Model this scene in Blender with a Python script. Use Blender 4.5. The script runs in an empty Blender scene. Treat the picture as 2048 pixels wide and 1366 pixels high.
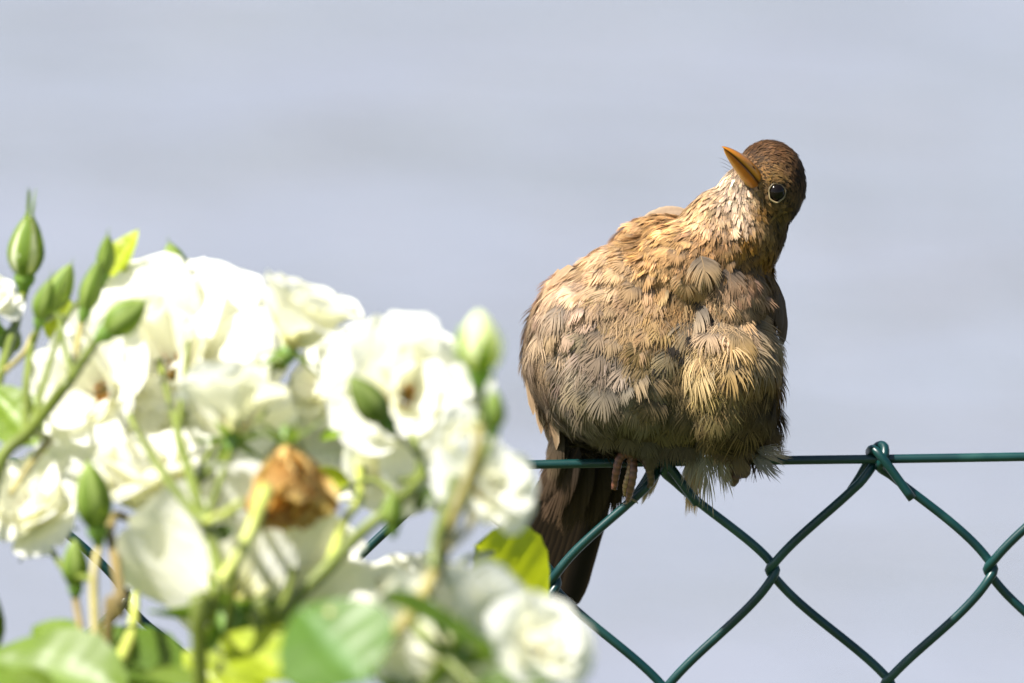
import bpy, bmesh, math, random
import numpy as np
from mathutils import Vector, Matrix, noise
from mathutils.bvhtree import BVHTree

random.seed(7)
rng = np.random.default_rng(7)
scene = bpy.context.scene
COL = scene.collection

# ------------------------------------------------------------------ camera
S = 0.00018                       # metres per photo pixel at the fence
FOC, SENS = 400.0, 23.6
FPX = FOC / SENS * 2048.0
D0 = FPX * S                      # distance camera - fence
PITCH = math.radians(12.0)
CAM_Z = 2.08
FWD = np.array([0, math.cos(PITCH), -math.sin(PITCH)])
UPV = np.array([0, math.sin(PITCH), math.cos(PITCH)])
RGT = np.array([1.0, 0, 0])
CAM = np.array([0, -D0 * math.cos(PITCH), CAM_Z])
cd = bpy.data.cameras.new('camera')
cam = bpy.data.objects.new('camera', cd)
COL.objects.link(cam)
cam.location = CAM
cam.rotation_euler = (math.radians(90) - PITCH, 0, 0)
cd.lens = FOC
cd.sensor_width = SENS
cd.clip_start = 0.1
cd.clip_end = 20000
cd.dof.use_dof = True
cd.dof.focus_distance = D0 - 0.022
cd.dof.aperture_fstop = 6.3
scene.camera = cam

# ------------------------------------------------------------------ sky, sun, exposure
SUN_EL, SUN_AZ = math.radians(55), math.radians(-112)   # azimuth from +Y, clockwise
sun_dir = Vector((math.sin(SUN_AZ) * math.cos(SUN_EL), math.cos(SUN_AZ) * math.cos(SUN_EL), math.sin(SUN_EL)))
w = bpy.data.worlds.new('World')
scene.world = w
w.use_nodes = True
nt = w.node_tree
sky = nt.nodes.new('ShaderNodeTexSky')
sky.sky_type = 'NISHITA'
sky.sun_disc = False
sky.sun_elevation = SUN_EL
sky.sun_rotation = SUN_AZ
sky.dust_density = 1.6
nt.links.new(sky.outputs[0], nt.nodes['Background'].inputs[0])
nt.nodes['Background'].inputs[1].default_value = 0.064
sl = bpy.data.lights.new('sun', 'SUN')
sl.energy = 5.0
sl.angle = math.radians(0.53)
sl.color = (1.0, 0.955, 0.88)
so = bpy.data.objects.new('sun', sl)
COL.objects.link(so)
so.rotation_euler = sun_dir.to_track_quat('Z', 'Y').to_euler()
so.location = (-3, -3, 6)
vs = scene.view_settings
vs.view_transform = 'Standard'
vs.look = 'None'
vs.gamma = 1
vs.use_curve_mapping = False
vs.exposure = 1.2
scene.cycles.use_denoising = True
scene.cycles.max_bounces = 12
scene.cycles.diffuse_bounces = 8
scene.cycles.transparent_max_bounces = 8
scene.cycles.sample_clamp_indirect = 6.0


# ------------------------------------------------------------------ helpers
def at(px, py, y=0.0):
    """World point where the line of sight of photo pixel (px,py) meets the vertical plane at y."""
    r = FWD + (px - 1024) / FPX * RGT + (683 - py) / FPX * UPV
    return CAM + r * ((y - CAM[1]) / r[1])


def mesh_np(name, V, F, cols=None, smooth=True):
    """V (n,3); F (m,3|4) array or list; cols (n,3) point colours."""
    me = bpy.data.meshes.new(name)
    V = np.asarray(V, dtype=np.float32)
    if isinstance(F, np.ndarray):
        k = F.shape[1]
        me.vertices.add(len(V))
        me.vertices.foreach_set('co', V.ravel())
        me.loops.add(F.size)
        me.polygons.add(len(F))
        me.polygons.foreach_set('loop_start', np.arange(0, F.size, k, dtype=np.int32))
        me.polygons.foreach_set('loop_total', np.full(len(F), k, dtype=np.int32))
        me.loops.foreach_set('vertex_index', F.astype(np.int32).ravel())
        me.update(calc_edges=True)
    else:
        me.from_pydata([tuple(map(float, v)) for v in V], [], [tuple(map(int, f)) for f in F])
        me.update()
    if cols is not None:
        at_ = me.color_attributes.new('Col', 'FLOAT_COLOR', 'POINT')
        c4 = np.ones((len(V), 4), dtype=np.float32)
        c4[:, :3] = cols
        at_.data.foreach_set('color', c4.ravel())
    me.polygons.foreach_set('use_smooth', np.full(len(me.polygons), smooth))
    return me


def link(name, me, material=None, parent=None, loc=None):
    o = bpy.data.objects.new(name, me)
    COL.objects.link(o)
    if material is not None and me is not None and not me.materials:
        me.materials.append(material)
    if parent is not None:
        o.parent = parent
    if loc is not None:
        o.location = loc
    return o


def tag(o, label=None, category=None, group=None, kind=None):
    if label: o['label'] = label
    if category: o['category'] = category
    if group: o['group'] = group
    if kind: o['kind'] = kind
    return o


def catmull(P, n):
    """Resample control points (k,d) with a Catmull-Rom spline, n samples per span."""
    P = np.asarray(P, float)
    Q = np.vstack([2 * P[0] - P[1], P, 2 * P[-1] - P[-2]])
    out = []
    t = np.linspace(0, 1, n, endpoint=False)[:, None]
    for i in range(1, len(Q) - 2):
        a, b, c, d = Q[i - 1], Q[i], Q[i + 1], Q[i + 2]
        out.append(0.5 * (2 * b + (c - a) * t + (2 * a - 5 * b + 4 * c - d) * t ** 2 + (3 * b - a - 3 * c + d) * t ** 3))
    out.append(P[-1:])
    return np.vstack(out)


def tube(path, rad, sides=8, cap=True):
    """Tube round a polyline; rad scalar or per point. Returns V, F(list)."""
    P = np.asarray(path, float)
    n = len(P)
    R = np.full(n, rad) if np.isscalar(rad) else np.asarray(rad, float)
    T = np.gradient(P, axis=0)
    T /= np.linalg.norm(T, axis=1)[:, None] + 1e-12
    ref = np.array([0.0, 0, 1]) if abs(T[0][2]) < 0.9 else np.array([1.0, 0, 0])
    u = np.cross(T[0], ref); u /= np.linalg.norm(u)
    V = []
    ang = np.arange(sides) * 2 * math.pi / sides
    for i in range(n):
        u = u - T[i] * np.dot(u, T[i])
        u /= np.linalg.norm(u) + 1e-12
        v = np.cross(T[i], u)
        V.append(P[i] + R[i] * (np.cos(ang)[:, None] * u + np.sin(ang)[:, None] * v))
    V = np.vstack(V)
    F = []
    for i in range(n - 1):
        for k in range(sides):
            k2 = (k + 1) % sides
            F.append((i * sides + k, i * sides + k2, (i + 1) * sides + k2, (i + 1) * sides + k))
    if cap:
        F.append(tuple(range(sides))[::-1])
        F.append(tuple((n - 1) * sides + k for k in range(sides)))
    return V, F


def srgb(*c):
    return tuple(((v / 255.0) / 12.92 if v / 255.0 <= 0.04045 else ((v / 255.0 + 0.055) / 1.055) ** 2.4) for v in c)


# ------------------------------------------------------------------ materials
def new_mat(name):
    m = bpy.data.materials.new(name)
    m.use_nodes = True
    t = m.node_tree
    return m, t, t.nodes['Principled BSDF'], t.nodes['Material Output']


def attr_mat(name, rough=0.6, trans=0.25, tint=(1, 1, 1), spec=0.4, noise=None, bump=None, sheen=0.0):
    """Colour from the mesh's own colour attribute, thin translucent sheet."""
    m, t, b, out = new_mat(name)
    a = t.nodes.new('ShaderNodeVertexColor'); a.layer_name = 'Col'
    col = a.outputs['Color']
    if noise:
        tc = t.nodes.new('ShaderNodeTexCoord')
        no = t.nodes.new('ShaderNodeTexNoise'); no.inputs['Scale'].default_value = noise[0]; no.inputs['Detail'].default_value = 4
        t.links.new(tc.outputs['Object'], no.inputs['Vector'])
        ra = t.nodes.new('ShaderNodeMapRange')
        ra.inputs[3].default_value = 1 - noise[1]; ra.inputs[4].default_value = 1 + noise[1]
        t.links.new(no.outputs['Fac'], ra.inputs[0])
        mx = t.nodes.new('ShaderNodeVectorMath'); mx.operation = 'SCALE'
        t.links.new(col, mx.inputs[0]); t.links.new(ra.outputs[0], mx.inputs['Scale'])
        col = mx.outputs[0]
        if bump:
            bp = t.nodes.new('ShaderNodeBump'); bp.inputs['Strength'].default_value = bump[0]; bp.inputs['Distance'].default_value = bump[1]
            t.links.new(no.outputs['Fac'], bp.inputs['Height'])
            t.links.new(bp.outputs[0], b.inputs['Normal'])
    t.links.new(col, b.inputs['Base Color'])
    b.inputs['Roughness'].default_value = rough
    b.inputs['Specular IOR Level'].default_value = spec
    if sheen:
        b.inputs['Sheen Weight'].default_value = sheen
    if trans > 0:
        tr = t.nodes.new('ShaderNodeBsdfTranslucent')
        tm = t.nodes.new('ShaderNodeVectorMath'); tm.operation = 'MULTIPLY'
        tm.inputs[1].default_value = tint
        t.links.new(col, tm.inputs[0]); t.links.new(tm.outputs[0], tr.inputs['Color'])
        mix = t.nodes.new('ShaderNodeMixShader'); mix.inputs[0].default_value = trans
        t.links.new(b.outputs[0], mix.inputs[1]); t.links.new(tr.outputs[0], mix.inputs[2])
        t.links.new(mix.outputs[0], out.inputs[0])
    return m


def noise_mat(name, c1, c2, scale, rough=0.5, spec=0.5, bump=0.0, dist=0.001, lo=0.35, hi=0.65, detail=5):
    m, t, b, out = new_mat(name)
    tc = t.nodes.new('ShaderNodeTexCoord')
    no = t.nodes.new('ShaderNodeTexNoise'); no.inputs['Scale'].default_value = scale; no.inputs['Detail'].default_value = detail
    t.links.new(tc.outputs['Object'], no.inputs['Vector'])
    cr = t.nodes.new('ShaderNodeValToRGB')
    cr.color_ramp.elements[0].position = lo; cr.color_ramp.elements[0].color = (*c1, 1)
    cr.color_ramp.elements[1].position = hi; cr.color_ramp.elements[1].color = (*c2, 1)
    t.links.new(no.outputs['Fac'], cr.inputs[0]); t.links.new(cr.outputs[0], b.inputs['Base Color'])
    b.inputs['Roughness'].default_value = rough
    b.inputs['Specular IOR Level'].default_value = spec
    if bump:
        bp = t.nodes.new('ShaderNodeBump'); bp.inputs['Strength'].default_value = bump; bp.inputs['Distance'].default_value = dist
        t.links.new(no.outputs['Fac'], bp.inputs['Height']); t.links.new(bp.outputs[0], b.inputs['Normal'])
    return m


M_feather = attr_mat('feather', rough=0.7, trans=0.22, spec=0.16)
M_skin = attr_mat('bird_skin', rough=0.8, trans=0.0, spec=0.2)
M_petal = attr_mat('petal', rough=0.65, trans=0.50, tint=(1.0, 0.985, 0.76), spec=0.15, noise=(3.0, 0.025), bump=(0.22, 0.04))
for n_ in list(M_petal.node_tree.nodes):              # fine veins that run along the petal
    if n_.type == 'TEX_NOISE':
        mp_ = M_petal.node_tree.nodes.new('ShaderNodeMapping'); mp_.inputs['Scale'].default_value = (1.0, 9.0, 1.0)
        M_petal.node_tree.links.new(n_.inputs['Vector'].links[0].from_socket, mp_.inputs[0])
        M_petal.node_tree.links.new(mp_.outputs[0], n_.inputs['Vector'])
M_leaf = attr_mat('rose_leaf', rough=0.42, trans=0.48, tint=(1.5, 1.35, 0.45), spec=0.5, noise=(90, 0.22), bump=(0.25, 0.0006))
M_sepal = attr_mat('rose_sepal', rough=0.55, trans=0.4, tint=(1.5, 1.4, 0.5), spec=0.35)
M_stem = attr_mat('rose_stem', rough=0.42, trans=0.0, spec=0.4, noise=(160, 0.2))
M_bill = attr_mat('bill', rough=0.28, trans=0.0, spec=0.5, noise=(700, 0.18))
M_foot = attr_mat('foot', rough=0.42, trans=0.0, spec=0.5, noise=(900, 0.3), bump=(0.4, 0.0003))
M_wire = noise_mat('green_plastic_coating', (0.002, 0.026, 0.028), (0.003, 0.040, 0.037), 60, rough=0.34, spec=0.5, bump=0.08, dist=0.0004)
M_eye, _t, _b, _o = new_mat('eye_gloss')
_b.inputs['Base Color'].default_value = (0.006, 0.004, 0.003, 1)
_b.inputs['Roughness'].default_value = 0.05
_b.inputs['Specular IOR Level'].default_value = 0.22
M_post = noise_mat('painted_post', (0.010, 0.07, 0.062), (0.016, 0.09, 0.075), 30, rough=0.4)

# chalky dust on the upper side of the coated wire, in worn patches
_t = M_wire.node_tree
_b = _t.nodes['Principled BSDF']
_src = _b.inputs['Base Color'].links[0].from_socket
_tc = _t.nodes.new('ShaderNodeTexCoord')
_n2 = _t.nodes.new('ShaderNodeTexNoise'); _n2.inputs['Scale'].default_value = 26; _n2.inputs['Detail'].default_value = 6
_t.links.new(_tc.outputs['Object'], _n2.inputs['Vector'])
_mr = _t.nodes.new('ShaderNodeMapRange'); _mr.inputs[1].default_value = 0.55; _mr.inputs[2].default_value = 0.72; _mr.inputs[4].default_value = 0.30
_t.links.new(_n2.outputs['Fac'], _mr.inputs[0])
_mx = _t.nodes.new('ShaderNodeMix'); _mx.data_type = 'RGBA'
_mx.inputs[7].default_value = (0.08, 0.22, 0.17, 1)
_t.links.new(_mr.outputs[0], _mx.inputs[0]); _t.links.new(_src, _mx.inputs[6]); _t.links.new(_mx.outputs[2], _b.inputs['Base Color'])

# ------------------------------------------------------------------ ground and water
M_ground = noise_mat('river_bank', (0.045, 0.075, 0.02), (0.10, 0.11, 0.045), 3.0, rough=0.95, spec=0.1, bump=0.5, dist=0.05)
gv, gf = [], []
y0, y1, xw = -400, 0.55, 400
gv = [(-xw, y0, 0), (xw, y0, 0), (xw, y1, 0), (-xw, y1, 0), (-xw, y1 + 0.6, -1.6), (xw, y1 + 0.6, -1.6)]
gf = [(0, 1, 2, 3), (3, 2, 5, 4)]
tag(link('ground', mesh_np('ground', gv, gf, smooth=False), M_ground), 'grassy river bank the wire fence stands on', 'ground', kind='structure')

M_water, t, b, out = new_mat('river_water')
tc = t.nodes.new('ShaderNodeTexCoord')
mp = t.nodes.new('ShaderNodeMapping'); mp.inputs['Scale'].default_value = (0.8, 1.0, 1)
mp.inputs['Rotation'].default_value = (0, 0, math.radians(14))
t.links.new(tc.outputs['Object'], mp.inputs[0])
n1 = t.nodes.new('ShaderNodeTexNoise'); n1.inputs['Scale'].default_value = 2.6; n1.inputs['Detail'].default_value = 5; n1.inputs['Distortion'].default_value = 0.6
n2 = t.nodes.new('ShaderNodeTexNoise'); n2.inputs['Scale'].default_value = 11.0; n2.inputs['Detail'].default_value = 3
t.links.new(mp.outputs[0], n1.inputs['Vector']); t.links.new(mp.outputs[0], n2.inputs['Vector'])
ad = t.nodes.new('ShaderNodeMath'); ad.operation = 'MULTIPLY_ADD'; ad.inputs[1].default_value = 0.3
t.links.new(n2.outputs['Fac'], ad.inputs[0]); t.links.new(n1.outputs['Fac'], ad.inputs[2])
bp = t.nodes.new('ShaderNodeBump'); bp.inputs['Strength'].default_value = 0.7; bp.inputs['Distance'].default_value = 0.075
t.links.new(ad.outputs[0], bp.inputs['Height']); t.links.new(bp.outputs[0], b.inputs['Normal'])
b.inputs['Base Color'].default_value = (0.196, 0.206, 0.242, 1)
b.inputs['Roughness'].default_value = 0.12
b.inputs['IOR'].default_value = 1.333
wv = [(-4000, 0.6, -0.25), (4000, 0.6, -0.25), (4000, 9000, -0.25), (-4000, 9000, -0.25)]
tag(link('water', mesh_np('water', wv, [(0, 1, 2, 3)], smooth=False), M_water), 'pale grey rippled river behind the fence', 'water', kind='structure')

# ------------------------------------------------------------------ chain link fence
WR = 9.2 * S                                    # coated wire radius
fence = bpy.data.objects.new('chain_link_fence', None)
COL.objects.link(fence)
tag(fence, 'dark green plastic coated chain link fence the bird perches on', 'fence')


def line_y(px):
    return 912 + (2048 - px) * 0.0187


def node(i, j):
    px = 1752 + i * 217.0
    over = {(0, 0): (1752, 918), (-1, 1): (1545, 1140), (1, 1): (1981, 1138), (0, 2): (1776, 1368), (-3, 1): (1108, 1166),
            (-2, 0): (1322, 928), (-2, 2): (1330, 1388), (-5, 1): (672, 1182), (-7, 1): (248, 1192)}
    if (i, j) in over:
        return np.array(over[(i, j)], float)
    r = np.random.default_rng(1000 + i * 37 + j)
    return np.array([px, line_y(px) + 3 + 228.0 * j]) + r.normal(0, 4, 2) * (1 if j else 0.3)


ROWS = 17
for m_ in range(-13, 9):
    pts = []                                      # (px, py, depth) depth in wire radii, + = towards camera
    seq = []
    for j in range(ROWS):
        i = m_ if (m_ + j) % 2 == 0 else m_ + 1
        seq.append((i, j))
    for a, (i, j) in enumerate(seq):
        P0 = node(i, j)
        side0 = 1 if i == m_ + 1 else -1          # right or left extreme
        if a == len(seq) - 1:
            pts.append((*P0, 0)); break
        P1 = node(*seq[a + 1])
        front = 1 if P1[0] < P0[0] else -1        # '/' strands lie in front
        e0, e1 = side0 * 7.0, -side0 * 7.0
        r = np.random.default_rng(abs(m_ * 91 + j * 7) + 5)
        k = 0.36 + r.normal(0, 0.05)
        bow = r.normal(0, 3.0)
        for tt in (np.linspace(0, 1, 13)[:-1]):
            f = (1 - k) * tt + k * (tt * tt * (3 - 2 * tt))
            f = f + 0.03 * math.sin(math.pi * tt) * (1 if j % 2 == 0 else -1)
            x = P0[0] + e0 + (P1[0] + e1 - P0[0] - e0) * f
            y = P0[1] + (P1[1] - P0[1]) * tt + bow * math.sin(math.pi * tt)
            dp = front * 1.15 * min(1.0, math.sin(math.pi * tt) * 3.2)
            pts.append((x, y, dp))
    i0, j0 = seq[0]
    if j0 == 0 and (m_ % 2 == 0):
        i0 = m_
    start = node(*seq[0])
    sx, sy = start
    ly = line_y(sx)
    if seq[0][0] == m_ + 1:
        # strand falls to the left: it climbs behind the line wire, turns over it and its cut end comes down in front
        head = [(sx + 72, sy + 74, 2.9), (sx + 44, sy + 36, 2.6), (sx + 16, sy - 2, 2.4), (sx + 2, sy - 17, 1.6),
                (sx - 8, sy - 20, 0.2), (sx - 12, sy - 8, -1.9), (sx - 4, sy + 10, -1.2)]
        pts = head + pts[2:]
    else:
        head = [(sx - 50, sy + 68, -2.4), (sx - 30, sy + 38, -2.6), (sx - 6, sy - 6, -2.5), (sx + 6, sy - 24, -1.4),
                (sx + 17, sy - 24, 0.2), (sx + 16, sy - 6, 2.0), (sx + 6, sy + 14, 0.9)]
        pts = head + pts[2:]
    W = []
    for (px, py, dp) in pts:
        q = at(px, py, 0.0)
        W.append(q + np.array([0, -dp * WR, 0]))
    W = catmull(np.array(W), 3)
    keep = W[:, 2] > 0.012
    V, F = tube(W[keep], WR, 10)
    link('mesh_wire', mesh_np('mesh_wire', V, F), M_wire, fence)

LW = np.array([at(px, line_y(px) + 1.5 * math.sin(px / 260.0), 0.0) for px in np.linspace(-1250, 3750, 60)])
V, F = tube(LW, WR * 1.0, 12)
link('line_wire', mesh_np('line_wire', V, F), M_wire, fence)
for px in (-1250, 3750):
    q = at(px, line_y(px), 0.0)
    bm = bmesh.new()
    bmesh.ops.create_cone(bm, cap_ends=True, segments=20, radius1=0.019, radius2=0.019, depth=q[2] + 0.05, matrix=Matrix.Translation((q[0], 0.0, (q[2] + 0.05) / 2)))
    bmesh.ops.create_uvsphere(bm, u_segments=20, v_segments=8, radius=0.0205, matrix=Matrix.Translation((q[0], 0.0, q[2] + 0.05)) @ Matrix.Diagonal((1, 1, .5, 1)))
    me = bpy.data.meshes.new('post'); bm.to_mesh(me); bm.free()
    link('post', me, M_post, fence)

# ------------------------------------------------------------------ bird
# bird frame: photo pixels, X right, Y up (= -row), Z towards the viewer; rigid, uniform scale S
BO = at(1310, 922, 0.0)


def tw(P):
    P = np.asarray(P, float).reshape(-1, 3)
    return BO + S * ((P[:, 0:1] - 1310) * RGT + (P[:, 1:2] + 922) * UPV - P[:, 2:3] * FWD)


bird = bpy.data.objects.new('blackbird', None)
COL.objects.link(bird)
bird.location = tw([(1262, -985, 12)])[0]
BL = np.array(bird.location)
tag(bird, 'fluffed brown female songbird with orange bill perched on the fence, head tilted', 'bird')


def bpart(name, V, F, material, cols=None, parent=None, smooth=True):
    me = mesh_np(name, tw(V) - BL, F, cols, smooth)
    o = link(name, me, material, parent or bird)
    return o


ELL = [  # cx, cy(row), cz, rx, ry, rz
    (1300, 700, 10, 232, 205, 205),
    (1215, 655, 20, 148, 135, 175),
    (1178, 700, 0, 122, 165, 165),
    (1258, 775, 70, 146, 92, 140),
    (1270, 572, 60, 112, 92, 126),
    (1375, 530, 95, 112, 92, 120),
    (1445, 490, 90, 100, 105, 115),
    (1455, 600, 70, 96, 120, 135),
    (1446, 725, 120, 106, 98, 120),
    (1452, 805, 105, 94, 92, 112),
    (1400, 830, 50, 104, 62, 100),
    (1500, 440, 100, 72, 110, 95),
    (1536, 368, 118, 74, 88, 84),
    (1490, 400, 114, 58, 70, 76),
    (1440, 432, 104, 58, 56, 82),
    (1330, 485, -20, 90, 55, 90),
    (1180, 780, -80, 86, 100, 90),
    (1484, 832, 60, 60, 70, 96),
    (1362, 770, 96, 92, 104, 104),
]
bm = bmesh.new()
for (cx, cy, cz, rx, ry, rz) in ELL:
    bmesh.ops.create_icosphere(bm, subdivisions=4, radius=1.0, matrix=Matrix.Translation((cx, -cy, cz)) @ Matrix.Diagonal((rx, ry, rz, 1)))
tmp = bpy.data.meshes.new('tmp'); bm.to_mesh(tmp); bm.free()
to = bpy.data.objects.new('tmp', tmp); COL.objects.link(to)
md = to.modifiers.new('r', 'REMESH'); md.mode = 'VOXEL'; md.voxel_size = 5.0
ms = to.modifiers.new('s', 'SMOOTH'); ms.factor = 0.5; ms.iterations = 20
dg = bpy.context.evaluated_depsgraph_get()
ev = bpy.data.meshes.new_from_object(to.evaluated_get(dg))
bpy.data.objects.remove(to); bpy.data.meshes.remove(tmp)
nv, npoly = len(ev.vertices), len(ev.polygons)
BV = np.empty(nv * 3, np.float32); ev.vertices.foreach_get('co', BV); BV = BV.reshape(-1, 3).astype(float)
BN = np.empty(nv * 3, np.float32); ev.vertices.foreach_get('normal', BN); BN = BN.reshape(-1, 3).astype(float)
BF = [tuple(p.vertices) for p in ev.polygons]
bvh = BVHTree.FromPolygons([tuple(v) for v in BV], BF)
bpy.data.meshes.remove(ev)


def hit(px, py, dz=0.0):
    """Front surface point and normal of the body below photo pixel."""
    r = bvh.ray_cast(Vector((px, -py, 3000)), Vector((0, 0, -1)))
    if r[0] is None:
        r = bvh.find_nearest(Vector((px, -py, 60)))
    return np.array(r[0]) + np.array(r[1]) * dz, np.array(r[1])


def idw(ctrl, P, power=3.0):
    """Inverse distance weighting of control rows (x,row,values...) at points (x,row)."""
    C = np.array([c[:2] for c in ctrl], float)
    Vv = np.array([c[2:] for c in ctrl], float)
    d = np.linalg.norm(P[:, None, :] - C[None], axis=2) + 6.0
    k = d ** -power
    return (k @ Vv) / k.sum(1)[:, None]


DIRS = [  # x,row -> direction in the picture (right, down)
    (1500, 300, .7, -.35), (1540, 290, .9, .05), (1590, 340, .7, .7), (1605, 400, .05, 1), (1520, 350, .75, .5), (1580, 430, .25, 1),
    (1540, 440, .45, .9), (1560, 500, .05, 1), (1500, 400, .35, .95), (1470, 400, .1, 1), (1440, 370, -.35, .95), (1410, 410, -.55, .8),
    (1460, 450, .0, 1), (1510, 480, .3, 1), (1350, 450, -.8, .5), (1290, 470, -.85, .5), (1370, 500, -.5, .9), (1430, 520, -.2, 1),
    (1500, 550, .1, 1), (1200, 500, -.9, .5), (1120, 550, -.75, .7), (1250, 580, -.55, .85), (1330, 580, -.3, 1), (1400, 590, -.35, 1),
    (1100, 640, -.45, .9), (1170, 650, -.5, .9), (1240, 680, -.35, .95), (1300, 690, -.1, 1), (1080, 740, -.1, 1), (1150, 760, -.15, 1),
    (1230, 780, -.15, 1), (1290, 770, .1, 1), (1120, 850, .1, 1), (1200, 860, .05, 1), (1270, 870, .1, 1), (1350, 850, .0, 1),
    (1350, 680, -.35, 1), (1400, 700, -.1, 1), (1450, 660, .1, 1), (1500, 660, .45, .9), (1550, 680, .5, .9), (1480, 760, .1, 1), (1550, 780, .35, 1),
    (1420, 830, -.1, 1), (1500, 860, .2, 1), (1550, 870, .35, .95), (1420, 920, -.1, 1), (1560, 600, .2, 1)]
LENS = [
    (1540, 300, 17), (1600, 360, 16), (1510, 340, 13), (1560, 390, 12), (1560, 440, 24), (1500, 390, 17), (1440, 370, 18), (1470, 430, 24), (1400, 420, 22),
    (1420, 470, 26), (1520, 480, 26), (1550, 530, 28), (1350, 460, 30), (1350, 510, 40), (1430, 520, 42), (1480, 560, 52), (1540, 600, 60),
    (1250, 480, 40), (1150, 520, 48), (1200, 560, 56), (1300, 580, 54), (1400, 580, 56), (1110, 650, 72), (1200, 680, 70), (1300, 680, 64),
    (1080, 760, 80), (1180, 770, 78), (1270, 780, 72), (1400, 700, 84), (1480, 690, 84), (1540, 740, 78), (1450, 800, 84), (1250, 860, 66), (1350, 860, 76), (1500, 870, 70), (1150, 860, 70)]
COLS = [
    (1500, 300, .115, .066, .036), (1545, 300, .108, .062, .034), (1590, 350, .092, .054, .030), (1600, 420, .080, .055, .028), (1510, 345, .17, .10, .045),
    (1530, 365, .20, .13, .06), (1555, 430, .16, .11, .05), (1580, 470, .13, .085, .035), (1520, 420, .22, .13, .05),
    (1450, 360, .66, .52, .36), (1470, 400, .62, .49, .34), (1480, 435, .52, .39, .26), (1405, 410, .58, .40, .21), (1430, 440, .50, .34, .19),
    (1420, 480, .36, .205, .085), (1490, 480, .30, .165, .06), (1540, 520, .20, .11, .035), (1340, 460, .46, .28, .12), (1300, 490, .50, .31, .135),
    (1200, 490, .52, .36, .20), (1130, 540, .52, .36, .21), (1160, 600, .40, .30, .21), (1100, 650, .36, .27, .175), (1080, 740, .30, .22, .135),
    (1230, 570, .46, .33, .19), (1190, 690, .33, .275, .21), (1240, 740, .31, .265, .20), (1280, 640, .44, .305, .155), (1360, 600, .43, .265, .115),
    (1330, 660, .40, .26, .115), (1400, 555, .52, .355, .185), (1470, 565, .32, .21, .125), (1540, 600, .20, .125, .06), (1300, 740, .40, .31, .155),
    (1400, 720, .52, .395, .19), (1410, 640, .40, .31, .20), (1490, 660, .45, .34, .21), (1450, 700, .46, .32, .145), (1540, 710, .38, .235, .085), (1150, 790, .33, .275, .205),
    (1220, 830, .28, .225, .13), (1260, 880, .24, .195, .09), (1350, 800, .30, .24, .13), (1350, 880, .20, .155, .08), (1430, 790, .36, .28, .12), (1500, 790, .27, .185, .075),
    (1540, 800, .24, .15, .06), (1480, 880, .19, .125, .05), (1540, 880, .17, .11, .045), (1400, 910, .17, .13, .075)]

DIRS_A, LENS_A = DIRS, LENS
COLS_A = []
for c in COLS:                                      # richer browns; the belly fluff is darkened further, as painted shade
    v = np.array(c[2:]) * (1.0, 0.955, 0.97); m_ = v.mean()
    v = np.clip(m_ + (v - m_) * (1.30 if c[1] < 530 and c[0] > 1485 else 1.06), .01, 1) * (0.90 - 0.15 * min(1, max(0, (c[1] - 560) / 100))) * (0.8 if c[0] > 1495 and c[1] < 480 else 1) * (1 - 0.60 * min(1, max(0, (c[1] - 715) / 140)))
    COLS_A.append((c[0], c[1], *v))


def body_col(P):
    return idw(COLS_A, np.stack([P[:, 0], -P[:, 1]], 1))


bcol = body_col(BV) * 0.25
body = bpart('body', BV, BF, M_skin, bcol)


def frame(P, N, d2):
    """Tangent direction from a picture direction (right, down)."""
    d = np.array([d2[0], -d2[1], 0.0])
    d = d - N * np.dot(d, N)
    l = np.linalg.norm(d)
    if l < 0.12:
        d = np.array([0, -0.3, -1.0]); d = d - N * np.dot(d, N); l = np.linalg.norm(d)
    d /= l
    return d, np.cross(N, d)


def fit(P, N, d, L, clear):
    """Lift and curvature that keep a feather just proud of the body along its length."""
    z = []
    for f, c in ((0.5, clear * 0.8), (1.0, clear)):
        q = P + d * (L * f) + N * 70
        h = bvh.ray_cast(Vector(q), Vector(-N), 170)
        if h[0] is None:
            z.append(-(L * f) ** 2 / 520 + c * L)
        else:
            z.append(max(70 - h[3], -(L * f) ** 2 / 300) + c * L)
    l = (4 * z[0] - z[1]) / L
    l = min(l, 0.75)
    k = 2 * (l * L - z[1]) / (L * L)
    return l, k


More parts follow.
